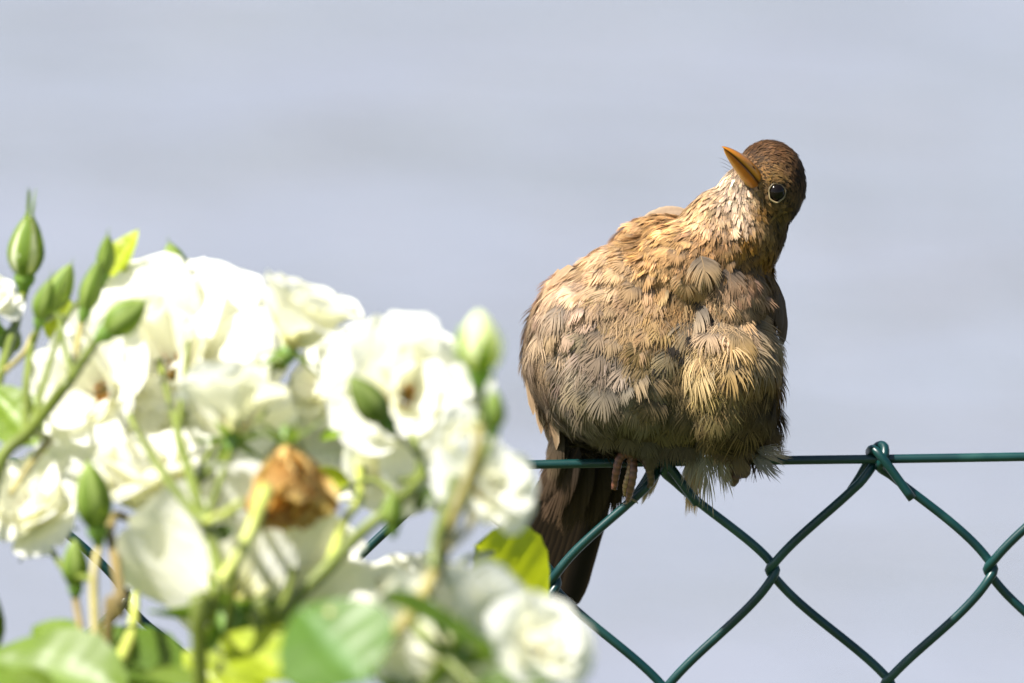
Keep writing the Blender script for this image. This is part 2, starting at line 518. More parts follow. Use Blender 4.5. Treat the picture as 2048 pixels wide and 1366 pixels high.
def feather(P, N, d, b, L, Wd, nb, lift, curv, cup, jit, col, r, tipc=1.25, basec=0.38, shaft=1.35, plume=0.0, twist=0.0, gap=0.0, round_=1.0):
    """One contour feather of separate barbs fanning out to a rounded, frayed edge. Returns V, F(quads), C."""
    def pos(s, t):
        z = lift * s - 0.5 * curv * s * s - cup * t * t + twist * t * s / max(L, 1)
        return P + d * s[:, None] + b * t[:, None] + N * z[:, None]
    n = nb * 2
    k = np.repeat(np.arange(nb), 2)
    sgn = np.tile([1.0, -1.0], nb)
    f = (k + 0.5) / nb                                   # 0 near the base .. 1 at the tip
    ncl = max(3, int(nb * 0.36))
    cl = r.normal(0, 1, (2, ncl))
    idx = np.minimum((f * ncl).astype(int), ncl - 1)
    fr = (f * ncl) - idx - 0.5
    clv = np.where(sgn > 0, cl[0][idx], cl[1][idx])
    th = np.radians(118) * (1 - f) - fr * 0.10 * jit * (0.6 + np.abs(clv)) + 0.035 * jit * r.normal(0, 1, n)
    lenj = 1 + jit * (0.07 * clv + 0.075 * r.normal(0, 1, n))
    es = L * (0.56 + 0.44 * np.cos(th))
    et = sgn * Wd * np.sin(np.clip(th, 0.0, 3.1)) ** (0.85 if round_ else 1.0)
    s0 = L * (0.02 + (0.56 if round_ else 0.80) * f ** 1.15)
    es = s0 + (es - s0) * lenj; et = et * lenj
    c1s = s0 + (es - s0) * 0.38; c1t = et * (0.72 if round_ else 0.62)          # control point: barb leaves the shaft then sweeps to the tip
    arc = 1.9 * math.hypot(Wd, L * 0.5) / nb
    V, C = [], []
    q = np.array([0.0, 0.30, 0.58, 0.80, 1.0])
    wq = np.array([0.8, 1.0, 0.92, 0.55, 0.07]) * (1.10 - gap)
    shade = 1 + 0.07 * r.normal(0, 1, n) + 0.04 * clv
    lz = r.normal(0, 1, n) * jit * 0.025 + clv * 0.02 * jit
    Lb = np.hypot(es - s0, et)
    for qi, wi in zip(q, wq):
        s = (1 - qi) ** 2 * s0 + 2 * qi * (1 - qi) * c1s + qi * qi * es
        t = 2 * qi * (1 - qi) * c1t + qi * qi * et
        ds = 2 * (1 - qi) * (c1s - s0) + 2 * qi * (es - c1s) + 1e-6
        dt = 2 * (1 - qi) * c1t + 2 * qi * (et - c1t) + 1e-6
        l = np.hypot(ds, dt)
        wid = (0.45 + 0.55 * qi) * arc * wi * 0.5
        ox, oy = dt / l * wid, -ds / l * wid
        base_n = N * (lz * Lb * qi)[:, None]
        V.append(pos(s + ox, t + oy) + base_n); V.append(pos(s - ox, t - oy) + base_n)
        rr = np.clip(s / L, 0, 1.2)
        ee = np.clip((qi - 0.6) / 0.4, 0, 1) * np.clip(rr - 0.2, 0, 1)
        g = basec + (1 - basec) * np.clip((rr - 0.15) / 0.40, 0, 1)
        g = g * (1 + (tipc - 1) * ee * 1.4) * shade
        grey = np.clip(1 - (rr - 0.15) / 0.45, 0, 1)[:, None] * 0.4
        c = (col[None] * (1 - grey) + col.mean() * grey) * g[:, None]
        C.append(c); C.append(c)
    m = len(q) * 2
    V = np.stack(V, 1).reshape(-1, 3)
    C = np.stack(C, 1).reshape(-1, 3)
    bi = np.arange(n)[:, None] * m
    F = np.concatenate([bi + np.array([[i, i + 1, i + 3, i + 2]]) for i in range(0, m - 2, 2)])
    ss = np.linspace(0.0, L * 0.86, 5)
    hw = np.linspace(0.9, 0.25, 5) * (L / 80) ** 0.5
    Vs = np.stack([pos(ss, hw) + N * 0.5, pos(ss, -hw) + N * 0.5], 1).reshape(-1, 3)
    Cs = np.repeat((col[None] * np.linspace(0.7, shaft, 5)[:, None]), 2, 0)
    o = len(V)
    Fs = np.array([[o + 2 * i, o + 2 * i + 1, o + 2 * i + 3, o + 2 * i + 2] for i in range(4)])
    return np.vstack([V, Vs]), np.vstack([F, Fs]), np.clip(np.vstack([C, Cs]), 0.004, 0.9)


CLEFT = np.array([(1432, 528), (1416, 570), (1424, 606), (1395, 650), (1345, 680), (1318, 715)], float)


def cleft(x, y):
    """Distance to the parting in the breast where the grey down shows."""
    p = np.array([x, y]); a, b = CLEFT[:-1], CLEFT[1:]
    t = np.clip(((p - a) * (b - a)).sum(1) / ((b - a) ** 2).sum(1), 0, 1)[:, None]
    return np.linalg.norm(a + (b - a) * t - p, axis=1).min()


def blot(p):
    """Soft mottling of the plumage, a few centimetres across."""
    v = Vector(p)
    return max(-0.9, min(0.9, 1.5 * noise.noise(v / 62.0) + 0.8 * noise.noise(v / 24.0)))


EYE = (1552, 385)
EP, EN = hit(*EYE)
# scatter feather roots over the whole body
tri = np.array([(f[0], f[1], f[2]) for f in BF] + [(f[0], f[2], f[3]) for f in BF if len(f) == 4])
A, B_, C_ = BV[tri[:, 0]], BV[tri[:, 1]], BV[tri[:, 2]]
area = 0.5 * np.linalg.norm(np.cross(B_ - A, C_ - A), axis=1)
NC = 60000
ti = rng.choice(len(tri), NC, p=area / area.sum())
u1, u2 = rng.random(NC), rng.random(NC)
fl = u1 + u2 > 1
u1[fl], u2[fl] = 1 - u1[fl], 1 - u2[fl]
PP = A[ti] + (B_ - A)[ti] * u1[:, None] + (C_ - A)[ti] * u2[:, None]
NN = BN[tri[ti, 0]] + BN[tri[ti, 1]] + BN[tri[ti, 2]]
NN /= np.linalg.norm(NN, axis=1)[:, None]
PH, NH = PP[:30000].copy(), NN[:30000].copy()
xy = np.stack([PP[:, 0], -PP[:, 1]], 1)
LL = idw(LENS_A, xy, 3.5)[:, 0]
back = NN[:, 2] < -0.25
LL[back] = np.maximum(LL[back] * 1.5, 26)          # the far side needs fewer, longer feathers
SP = LL * np.where(LL < 30, 0.25, 0.27)
cell = {}
keep = []
for i in range(NC):
    p, sp = PP[i], SP[i]
    c = (p // 26).astype(int)
    ok = True
    for dx in (-1, 0, 1):
        for dy in (-1, 0, 1):
            for dz in (-1, 0, 1):
                for k in cell.get((c[0] + dx, c[1] + dy, c[2] + dz), ()):
                    if (PP[k, 0] - p[0]) ** 2 + (PP[k, 1] - p[1]) ** 2 + (PP[k, 2] - p[2]) ** 2 < sp * sp:
                        ok = False; break
                if not ok: break
            if not ok: break
        if not ok: break
    if ok:
        cell.setdefault((c[0], c[1], c[2]), []).append(i)
        keep.append(i)
keep = np.array(keep)
PP, NN, LL, xy = PP[keep], NN[keep], LL[keep], xy[keep]
DD = idw(DIRS_A, xy, 3.0)
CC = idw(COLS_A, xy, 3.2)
fe = []
for i in range(len(PP)):
    P, N, L, (x, y) = PP[i], NN[i], LL[i], xy[i]
    if np.linalg.norm(P - EP) < 20.0:
        continue
    dv = DD[i] + rng.normal(0, 0.16, 2)
    d, b = frame(P, N, dv)
    if np.linalg.norm(P - EP) < 46:                 # face feathers run round the eye
        tang = np.cross(N, P - EP); tang /= np.linalg.norm(tang)
        if np.dot(tang, d) < 0: tang = -tang
        d = d * 0.4 + tang * 0.9; d -= N * np.dot(d, N); d /= np.linalg.norm(d); b = np.cross(N, d)
    L = L * rng.uniform(0.82, 1.18)
    low = np.clip((y - 780) / 120, 0, 1)
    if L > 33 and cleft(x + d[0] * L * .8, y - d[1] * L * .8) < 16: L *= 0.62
    head = L < 33
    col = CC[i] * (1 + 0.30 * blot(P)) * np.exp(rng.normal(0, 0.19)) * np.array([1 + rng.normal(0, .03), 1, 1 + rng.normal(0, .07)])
    if head:
        nb = 4 if L < 20 else 6
        L = L * 1.15
        Wd = L * rng.uniform(0.10, 0.20)
        lift, curv = fit(P, N, d, L, rng.uniform(0.06, 0.22) * (0.6 if y < 350 else 1.0)); jit = 1.5
        col = col * np.exp(rng.normal(0, 0.16))
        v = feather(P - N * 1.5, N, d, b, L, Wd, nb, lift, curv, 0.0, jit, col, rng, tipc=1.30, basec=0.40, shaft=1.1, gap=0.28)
    else:
        nb = int(np.clip(L * 0.34, 14, 28))
        Wd = L * rng.uniform(0.36, 0.48)
        lift, curv = fit(P, N, d, L, rng.uniform(0.06, 0.22) + (0.07 if rng.random() < 0.12 else 0))
        jit = rng.uniform(0.8, 1.7) + 0.8 * low + (0.5 if x > 1360 and y > 630 else 0)
        if cleft(x, y) < 20:  # dark colour on these feathers paints the shade inside the parting
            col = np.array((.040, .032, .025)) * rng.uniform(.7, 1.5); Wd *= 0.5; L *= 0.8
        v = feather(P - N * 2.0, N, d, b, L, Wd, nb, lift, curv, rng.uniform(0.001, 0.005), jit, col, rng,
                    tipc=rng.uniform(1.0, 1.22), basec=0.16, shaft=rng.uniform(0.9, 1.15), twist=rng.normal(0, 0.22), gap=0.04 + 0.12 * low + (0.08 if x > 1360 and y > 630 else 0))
    fe.append((L * (1 if (N[2] > 0.15 and not head) else 0), v))

# loose hair-like barb ends that stand off the plumage everywhere
okh = (NH[:, 2] > -0.35)
PH, NH = PH[okh], NH[okh]
xh = np.stack([PH[:, 0], -PH[:, 1]], 1)
LH = idw(LENS_A, xh, 3.5)[:, 0]
DH = idw(DIRS_A, xh, 3.0) + rng.normal(0, 0.34, (len(PH), 2))
CH = idw(COLS_A, xh, 3.2) * (1 + 0.30 * np.array([blot(p) for p in PH]))[:, None] * np.exp(rng.normal(0.10, 0.30, (len(PH), 1)))
hv, hf, hc = [], [], []
for i in range(len(PH)):
    if np.linalg.norm(PH[i] - EP) < 24: continue
    P, N = PH[i], NH[i]
    d, b = frame(P, N, DH[i])
    L = LH[i] * rng.uniform(0.25, 0.62) + 4
    lift, curv = fit(P, N, d, L, 0.12)
    z0 = LH[i] * rng.uniform(0.03, 0.11)
    bend = rng.normal(0, 0.18)
    wd = 0.45 if LH[i] > 33 else 0.42
    o = len(hv)
    for f, wf in ((0, 1.0), (.5, .85), (1, .15)):
        c = P + d * (L * f) + N * (z0 + lift * L * f - .5 * curv * (L * f) ** 2) + b * (bend * L * f * f)
        hv += [c + b * wd * wf, c - b * wd * wf]
        hc += [CH[i] * (0.75 + 0.4 * f)] * 2
    hf += [(o, o + 1, o + 3, o + 2), (o + 2, o + 3, o + 5, o + 4)]
fe.append((0, (np.array(hv), np.array(hf), np.clip(np.array(hc), .004, .9))))

# hand placed feathers seen clearly in the breast cleft, along the flanks and hanging below the belly
SPEC = [  # x,row of root, direction, length, half width, lift, colour, jitter, dz
    (1398, 512, (.12, 1), 74, 34, .42, (.56, .40, .22), .6, 4), (1372, 545, (-.1, 1), 60, 30, .30, (.50, .33, .16), .9, 2),
    (1455, 530, (.1, 1), 70, 32, .30, (.34, .23, .14), .6, 3), (1500, 545, (.25, 1), 66, 30, .26, (.28, .19, .115), .7, 2), (1475, 590, (.05, 1), 66, 30, .24, (.30, .19, .11), .7, 2),
    (1400, 600, (-.05, 1), 90, 34, .30, (.36, .27, .17), .8, 3), (1372, 640, (-.2, 1), 84, 34, .30, (.40, .32, .22), .7, 3),
    (1345, 690, (-.35, 1), 80, 34, .34, (.45, .36, .22), .8, 3), (1440, 640, (.1, 1), 96, 32, .34, (.48, .36, .2), .9, 4),
    (1480, 640, (.35, .95), 104, 32, .40, (.50, .39, .26), .9, 4), (1512, 650, (.6, .85), 98, 28, .36, (.46, .33, .2), 1.0, 3), (1460, 655, (.2, 1), 110, 24, .30, (.40, .26, .10), 1.1, 4),
    (1520, 700, (.35, 1), 96, 30, .32, (.40, .25, .085), 1.0, 2), (1400, 730, (.0, 1), 92, 36, .30, (.56, .42, .19), 1.0, 3), (1440, 740, (.1, 1), 92, 34, .26, (.50, .37, .16), 1.0, 3),
    (1130, 600, (-.5, 1), 90, 34, .25, (.42, .33, .24), .6, 3), (1150, 680, (-.45, 1), 92, 36, .22, (.38, .31, .24), .6, 3), (1120, 760, (-.15, 1), 96, 38, .2, (.30, .24, .18), .6, 3),
    (1150, 790, (.05, 1), 96, 38, .2, (.28, .225, .16), .6, 3), (1215, 760, (-.2, 1), 84, 34, .3, (.27, .225, .165), .6, 3), (1290, 800, (.1, 1), 92, 34, .28, (.33, .27, .18), .7, 3),
    (1300, 740, (.1, 1), 90, 30, .3, (.26, .22, .16), .8, 3), (1255, 800, (.0, 1), 88, 34, .24, (.34, .27, .17), .8, 3),
]
for (x, y, d2, L, Wd, lift, c, jit, dz) in SPEC:
    P, N = hit(x, y, dz)
    d, b = frame(P, N, d2)
    lift, curv = fit(P, N, d, L, 0.10 + 0.35 * max(0, lift - 0.2))
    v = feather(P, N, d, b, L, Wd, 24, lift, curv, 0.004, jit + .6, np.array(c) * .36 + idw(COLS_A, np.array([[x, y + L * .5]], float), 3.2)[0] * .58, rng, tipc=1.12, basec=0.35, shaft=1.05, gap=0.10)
    fe.append((900 + L, v))

fe.sort(key=lambda e: -e[0])
NBIG = 270
for s_, (V, F, Cc) in fe[:NBIG]:
    bpart('feather', V, F, M_feather, Cc)
Vs, Fs, Cs, o = [], [], [], 0
for s_, (V, F, Cc) in fe[NBIG:]:
    Vs.append(V); Fs.append(F + o); Cs.append(Cc); o += len(V)
pl = bpart('plumage', np.vstack(Vs), np.vstack(Fs), M_feather, np.vstack(Cs))
tag(pl, kind='stuff')
print('feathers', len(fe), 'plumage quads', sum(len(f) for f in Fs))

# loose downy feathers hanging below the belly
HANG = [  # root (x,row,z), tip dir (right,down,towards), length, halfwidth, colour
    ((1412, 880, 112), (-.04, 1, .03), 118, 24, (.27, .235, .145)), ((1432, 885, 104), (.22, 1, 0), 100, 18, (.30, .25, .15)),
    ((1396, 880, 100), (-.28, 1, 0), 92, 16, (.28, .24, .16)),
    ((1508, 897, 120), (1, .22, 0), 72, 13, (.34, .27, .19)), ((1500, 905, 104), (.75, .65, 0), 74, 13, (.27, .235, .19)), ((1470, 900, 110), (.3, .9, 0), 60, 14, (.2, .14, .07)),
    ((1388, 880, -10), (-.02, 1, -.12), 146, 18, (.60, .42, .27)), ((1325, 905, -30), (-.42, 1, -.1), 108, 14, (.46, .34, .22)), ((1300, 895, 60), (.05, 1, .05), 52, 12, (.14, .11, .06)),
    ((1260, 850, 130), (-.05, 1, 0), 60, 26, (.15, .115, .055)), ((1215, 850, 110), (-.05, 1, 0), 54, 26, (.17, .13, .065)), ((1350, 860, 120), (.0, 1, 0), 70, 24, (.11, .085, .045)), ((1325, 865, 110), (.0, 1, 0), 70, 24, (.11, .085, .045)),
    ((1375, 865, 120), (.0, 1, 0), 68, 22, (.11, .085, .045)), ((1290, 860, 120), (.1, 1, 0), 64, 26, (.13, .105, .055)), ((1480, 860, 150), (.1, 1, 0), 68, 26, (.12, .08, .035)), ((1530, 850, 110), (.35, 1, 0), 62, 24, (.13, .08, .035)),
    ((1450, 865, 150), (.0, 1, 0), 66, 24, (.12, .08, .035)),
]
for (r0, dv, L, Wd, c) in HANG:
    P = np.array([r0[0], -r0[1], r0[2]], float)
    d = np.array([dv[0], -dv[1], dv[2]]); d /= np.linalg.norm(d)
    N = np.array([0, 0.1, 1.0]); N -= d * np.dot(N, d); N /= np.linalg.norm(N)
    b = np.cross(N, d)
    loose = 1.5 if L > 70 and Wd < 26 and r0[2] > 90 else 0.9
    V, F, Cc = feather(P, N, d, b, L, Wd, 30, 0.02, 1 / 700, 0.006, loose * 1.3, np.array(c), rng, tipc=1.1, basec=0.7, shaft=1.3, gap=0.34 if loose > 1 else 0.08)
    bpart('down_feather', V, F, M_feather, Cc)


# ---- stiff flight and tail feathers: a closed vane with a shaft
def vane(P0, P1, P2, half, N, col, edge, nu=18, nv_=7, ruff=0.02, r=rng, tip=0.55):
    """Flat vane along a quadratic curve P0-P1-P2 with rounded tip."""
    P0, P1, P2, N = (np.asarray(q, float) for q in (P0, P1, P2, N))
    V, C = [], []
    for i in range(nu + 1):
        f = i / nu
        p = (1 - f) ** 2 * P0 + 2 * f * (1 - f) * P1 + f * f * P2
        d = 2 * (1 - f) * (P1 - P0) + 2 * f * (P2 - P1); d /= np.linalg.norm(d)
        b = np.cross(N, d); b /= np.linalg.norm(b)
        n = np.cross(d, b)
        wdt = half * min(1.0, 0.45 + 1.1 * f) * (1 - max(0, (f - (1 - tip * 0.35)) / (tip * 0.35)) ** 2.2) ** 0.5 if f < 1 else half * 0.06
        for j in range(nv_):
            v = -1 + 2 * j / (nv_ - 1)
            jag = 1 + r.normal(0, ruff) if abs(v) > 0.9 else 1
            V.append(p + b * (v * wdt * jag) - n * (abs(v) ** 1.6 * wdt * 0.16))
            e = max(0, (abs(v) - 0.6) / 0.4) * (0.4 + 0.6 * f)
            c = np.array(col) * (1 - e) + np.array(edge) * e
            if j == nv_ // 2: c = c * 1.15
            C.append(c * (1 + 0.06 * math.sin(i * 2.7 + j)))
    F = np.array([[i * nv_ + j, i * nv_ + j + 1, (i + 1) * nv_ + j + 1, (i + 1) * nv_ + j] for i in range(nu) for j in range(nv_ - 1)])
    return np.array(V), F, np.clip(np.array(C), 0.002, 0.9)


def spread(tips, root, mid_bias, half, N, col, edge, name, ruff=0.02, tip=0.55):
    for k, (tx, ty, tz) in enumerate(tips):
        r0 = np.array([root[0] + k * root[3], -root[1], root[2] + k * 1.6])
        p2 = np.array([tx, -ty, tz], float)
        p1 = (r0 + p2) / 2 + np.array(mid_bias)
        V, F, Cc = vane(r0, p1, p2, half, N, np.array(col) * (1 + 0.08 * math.sin(k * 2.1)), edge, ruff=ruff, tip=tip)
        bpart(name, V, F, M_feather, Cc)


# tail: twelve dark feathers, blackened to paint the body's shade, going down and back behind the fence
tips = [(992 + 13 * k, 1196 + 3.0 * k - 0.02 * (k - 6) ** 2, -345 + 5 * k) for k in range(12)]
spread(tips, (1152, 860, -112, 8.0), (4, 14, 0), 27, (0.15, 0.1, 1.0), (.016, .011, .008), (.060, .038, .022), 'tail_feather', tip=0.5)
# brown coverts over the tail root, paler where sunlit on the left, darkened rightwards as painted shade
for (p0, p1, p2, hw, c, e) in [
    ((1160, 890, -60), (1130, 950, -86), (1086, 1044, -118), 30, (.13, .08, .047), (.22, .15, .09)),
    ((1185, 895, -70), (1165, 955, -96), (1120, 1070, -146), 30, (.10, .062, .032), (.13, .085, .045)),
    ((1215, 900, -80), (1200, 960, -104), (1160, 1060, -150), 34, (.08, .05, .025), (.10, .06, .03)),
    ((1135, 870, -60), (1108, 920, -80), (1080, 1000, -110), 24, (.14, .09, .055), (.2, .14, .085)),
    ((1245, 900, -90), (1235, 960, -110), (1215, 1030, -140), 30, (.05, .032, .018), (.07, .045, .022)),
    ((1120, 850, -50), (1112, 900, -56), (1100, 960, -76), 20, (.2, .14, .085), (.28, .2, .13))]:
    q = [np.array([a[0], -a[1], a[2]], float) for a in (p0, p1, p2)]
    dv = q[2] - q[0]; ln_ = np.linalg.norm(dv); dv = dv / ln_
    Nn = np.array([-0.35, 0.2, 1.0]); Nn -= dv * np.dot(Nn, dv); Nn /= np.linalg.norm(Nn)
    V, F, Cc = feather(q[0], Nn, dv, np.cross(Nn, dv), ln_, hw, 40, 0.05, 1 / 900, 0.008, 0.6, np.array(c) * .55, rng, tipc=1.25, basec=0.5, shaft=1.2, gap=-0.1)
    bpart('undertail_covert', V, F, M_feather, Cc)
# folded wing on the sunny side
WING = [((1130, 560, -70), (1052, 660, -80), (1082, 868, -90), 30), ((1150, 600, -60), (1062, 720, -84), (1100, 892, -100), 30), ((1120, 540, -40), (1036, 640, -40), (1066, 830, -60), 32),
        ((1130, 550, 0), (1042, 640, 10), (1072, 780, 0), 34), ((1140, 545, 40), (1058, 610, 60), (1074, 720, 56), 34), ((1140, 530, 70), (1078, 570, 92), (1084, 660, 96), 30),
        ((1150, 640, -30), (1075, 760, -40), (1112, 900, -60), 28)]
wing_o = None
for k, (a, b2, c2, hw) in enumerate(WING):
    q = [np.array([p[0], -p[1], p[2]], float) for p in (a, b2, c2)]
    V, F, Cc = vane(q[0], q[1], q[2], hw, (-0.9, 0.0, 0.45), np.array((.30, .20, .115)) * (1 + 0.1 * math.sin(3 * k)), (.50, .36, .23), ruff=0.03, tip=0.8)
    bpart('wing_feather', V, F, M_feather, Cc)
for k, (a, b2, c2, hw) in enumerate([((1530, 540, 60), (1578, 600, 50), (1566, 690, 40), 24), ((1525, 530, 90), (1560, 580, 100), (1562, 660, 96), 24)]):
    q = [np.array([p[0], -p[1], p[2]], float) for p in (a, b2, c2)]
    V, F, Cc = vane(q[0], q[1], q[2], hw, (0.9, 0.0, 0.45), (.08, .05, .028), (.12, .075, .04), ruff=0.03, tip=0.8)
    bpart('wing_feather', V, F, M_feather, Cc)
for k, (a, b2, c2, hw) in enumerate([((1370, 425, -10), (1330, 412, -30), (1272, 462, -50), 22), ((1380, 430, -40), (1345, 416, -50), (1290, 446, -70), 18)]):
    q = [np.array([p[0], -p[1], p[2]], float) for p in (a, b2, c2)]
    V, F, Cc = vane(q[0], q[1], q[2], hw, (0.0, 0.6, 0.8), (.24, .17, .11), (.40, .30, .2), ruff=0.03, tip=0.9)
    bpart('scapular_feather', V, F, M_feather, Cc)

# ---- bill
TIP = np.array([1445.0, -289.0, 250.0])
BAS = np.array([1496.0, -350.0, 192.0])
ax = TIP - BAS
AL = np.linalg.norm(ax)
a_ = ax / AL
u_ = np.array([0.74, 0.66, -0.20]); u_ -= a_ * np.dot(u_, a_); u_ /= np.linalg.norm(u_)
v_ = np.cross(a_, u_)


def mandible(hu, sign, t1, col_edge, col_mid, shift):
    V, C = [], []
    NT, NR = 22, 14
    for i in range(NT + 1):
        t = -0.28 + (t1 + 0.28) * i / NT
        tt = max(0.0, min(1, t))
        k = max(0.0, 1 - (tt / t1) ** 1.75) ** 0.72
        if sign > 0:
            cen = BAS + ax * t - u_ * (9.0 * tt ** 2.4) + u_ * shift
        else:
            cen = BAS + ax * t + u_ * shift - u_ * (7.0 * tt ** 2.4)
        for j in range(NR + 1):
            th = math.pi * j / NR
            hh = hu * k * (math.sin(th) ** 0.85)
            ww = 21.5 * k * math.cos(th)
            V.append(cen + u_ * (sign * hh) + v_ * ww)
            e = max(0.0, math.sin(th)) ** 3
            c = np.array(col_mid) * (1 - e) + np.array(col_edge) * e
            if j in (0, NR): c = c * 0.22
            c = c * (1 - 0.5 * max(0, -t) / 0.28)
            C.append(c)
    n = NR + 1
    F = [(i * n + j, i * n + j + 1, (i + 1) * n + j + 1, (i + 1) * n + j) for i in range(NT) for j in range(NR)]
    F += [(i * n + NR, i * n, (i + 1) * n, (i + 1) * n + NR) for i in range(NT)]
    return np.array(V), F, np.array(C)


V, F, Cc = mandible(20, 1, 1.0, (.16, .060, .010), (.72, .25, .014), 1.0)
ub = bpart('upper_bill', V, F, M_bill, Cc)
V, F, Cc = mandible(18, -1, 0.93, (.68, .33, .04), (.52, .13, .008), -0.4)
lb = bpart('lower_bill', V, F, M_bill, Cc)


def px_tube(pts, rad, n=4, sides=8):
    P = catmull(np.array([(p[0], -p[1], p[2]) for p in pts], float), n)
    R = np.interp(np.linspace(0, 1, len(P)), np.linspace(0, 1, len(rad)), rad)
    return tube(P, R, sides)


# nostril and rictal bristles
vs_ = v_ if v_[2] > 0 else -v_
bm = bmesh.new(); bmesh.ops.create_uvsphere(bm, u_segments=12, v_segments=8, radius=1.0)
V = np.array([v.co[:] for v in bm.verts]); F = [tuple(v.index for v in f.verts) for f in bm.faces]; bm.free()
nc = BAS + ax * 0.16 + u_ * 12.5 + vs_ * 16.0
V = nc + V[:, 0:1] * a_ * 6.0 + V[:, 1:2] * u_ * 1.9 + V[:, 2:3] * vs_ * 2.4
bpart('nostril', V, F, M_foot, np.tile((.02, .008, .004), (len(V), 1)), parent=ub)
for q in range(7):
    x0, y0_ = 1452 + 2 * q, 322 + 8 * q
    V, F = px_tube([(x0 + 6, y0_ + 6, 205), (x0 - 8, y0_ - 2, 212), (x0 - 20 + 2 * q, y0_ - 6 + q, 214)], (0.32, 0.26, 0.08), 3, 4)
    bpart('bristle', V, F, M_foot, np.tile((.02, .015, .01), (len(V), 1)))

# ---- eye with its pale ring of bare skin
EN2 = EN * 0.55 + np.array([0.15, 0.05, 1.0]) * 0.6
EN2 /= np.linalg.norm(EN2)
e1 = np.cross(np.array([0, 1.0, 0]), EN2); e1 /= np.linalg.norm(e1); e2 = np.cross(EN2, e1)
EC = EP + EN2 * -6.0
bm = bmesh.new()
bmesh.ops.create_uvsphere(bm, u_segments=32, v_segments=20, radius=1.0)
V = np.array([v.co[:] for v in bm.verts]); F = [tuple(v.index for v in f.verts) for f in bm.faces]; bm.free()
V = EC + V[:, 0:1] * e1 * 16.5 + V[:, 1:2] * e2 * 17.5 + V[:, 2:3] * EN2 * 14
eye = bpart('eye', V, F, M_eye)
pr = []
ncir = 40
V, F = [], []
for i in range(ncir):
    th = 2 * math.pi * i / ncir
    for j in range(8):
        ph = 2 * math.pi * j / 8
        rr = 17.6 + 1.9 * math.cos(ph) + 1.8 * math.sin(th + 3.6)
        wob = 1 + 0.05 * math.sin(3 * th + 1) + 0.03 * math.sin(7 * th)
        V.append(EC + e1 * rr * .96 * wob * math.cos(th) + e2 * rr * 1.04 * wob * math.sin(th) + EN2 * (4.5 + 3.0 * math.sin(ph)))
        F.append((i * 8 + j, i * 8 + (j + 1) % 8, ((i + 1) % ncir) * 8 + (j + 1) % 8, ((i + 1) % ncir) * 8 + j))
cr_ = np.array([[.19, .14, .07]]) * (1 + 0.75 * np.repeat(np.sin(2 * math.pi * np.arange(ncir) / ncir + 3.7), 8)[:, None])
bpart('eye_ring', V, F, M_foot, cr_)


# ---- feet
def toe(name, pts, rad, col, parent=None):
    P = catmull(np.array([(p[0], -p[1], p[2]) for p in pts], float), 8)
    n = len(P)
    R = np.interp(np.linspace(0, 1, n), np.linspace(0, 1, len(rad)), rad)
    R = R * (1 + 0.09 * np.sin(np.arange(n) * 2.1))           # scutes
    V, F = tube(P, R, 10)
    cc = np.repeat(np.array(col)[None] * (0.78 + 0.34 * np.sin(np.arange(n) * 2.1))[:, None], 10, 0)
    return bpart(name, V, F, M_foot, cc, parent)


FC = (.17, .072, .042)
leg = toe('leg', [(1268, 860, 60), (1262, 900, 46), (1262, 935, 34)], (9, 8.5, 8.5), FC)
toe('toe', [(1258, 905, 40), (1240, 915, 44), (1232, 945, 40), (1228, 978, 26)], (8.5, 8.5, 8, 6), (.22, .085, .05), leg)
toe('toe', [(1262, 925, 40), (1256, 948, 46), (1250, 972, 40), (1250, 990, 22)], (6, 5.5, 5.5, 4), (.42, .25, .12), leg)
toe('toe', [(1266, 915, 40), (1266, 945, 48), (1260, 980, 38), (1256, 1000, 14)], (8, 8.5, 8, 6), (.19, .085, .05), leg)
toe('toe', [(1270, 905, 20), (1288, 920, 34), (1299, 942, 36), (1302, 966, 22), (1296, 974, 2)], (8, 8.5, 8, 7, 4), (.12, .07, .04), leg)
toe('claw', [(1258, 997, 16), (1253, 1006, 10), (1246, 1007, 2)], (3.2, 2.2, .4), (.30, .21, .14), leg)
toe('claw', [(1262, 997, 12), (1272, 1003, 8), (1276, 1008, 0)], (3.2, 2.2, .4), (.25, .18, .12), leg)
leg2 = toe('leg', [(1468, 850, 60), (1480, 900, 30), (1486, 922, 12)], (9, 8.5, 8), (.10, .05, .03))
toe('toe', [(1484, 908, 22), (1492, 920, 26), (1492, 945, 22), (1484, 950, 10)], (8, 8.5, 9, 7), (.12, .06, .045), leg2)
toe('toe', [(1478, 908, 22), (1476, 925, 28), (1472, 955, 26), (1466, 968, 12)], (8, 8.5, 9, 7), (.12, .055, .045), leg2)
toe('toe', [(1470, 908, 22), (1462, 925, 26), (1458, 950, 24), (1452, 960, 10)], (7, 8, 8, 6), (.2, .11, .06), leg2)

# ------------------------------------------------------------------ roses
fence_at = at
YS = 1.6                                            # the bush reaches from near the fence to two thirds of a metre before it


def at(px, py, y=0.0):
    return fence_at(px, py, y * YS)


bush = bpy.data.objects.new('rose_bush', None)
COL.objects.link(bush)
bush.location = (at(450, 683, -0.25)[0], -0.25 * YS, 0)
RL = np.array(bush.location)
tag(bush, 'bush of white roses with green buds, glossy leaves and one withered brown bloom', 'rose bush')


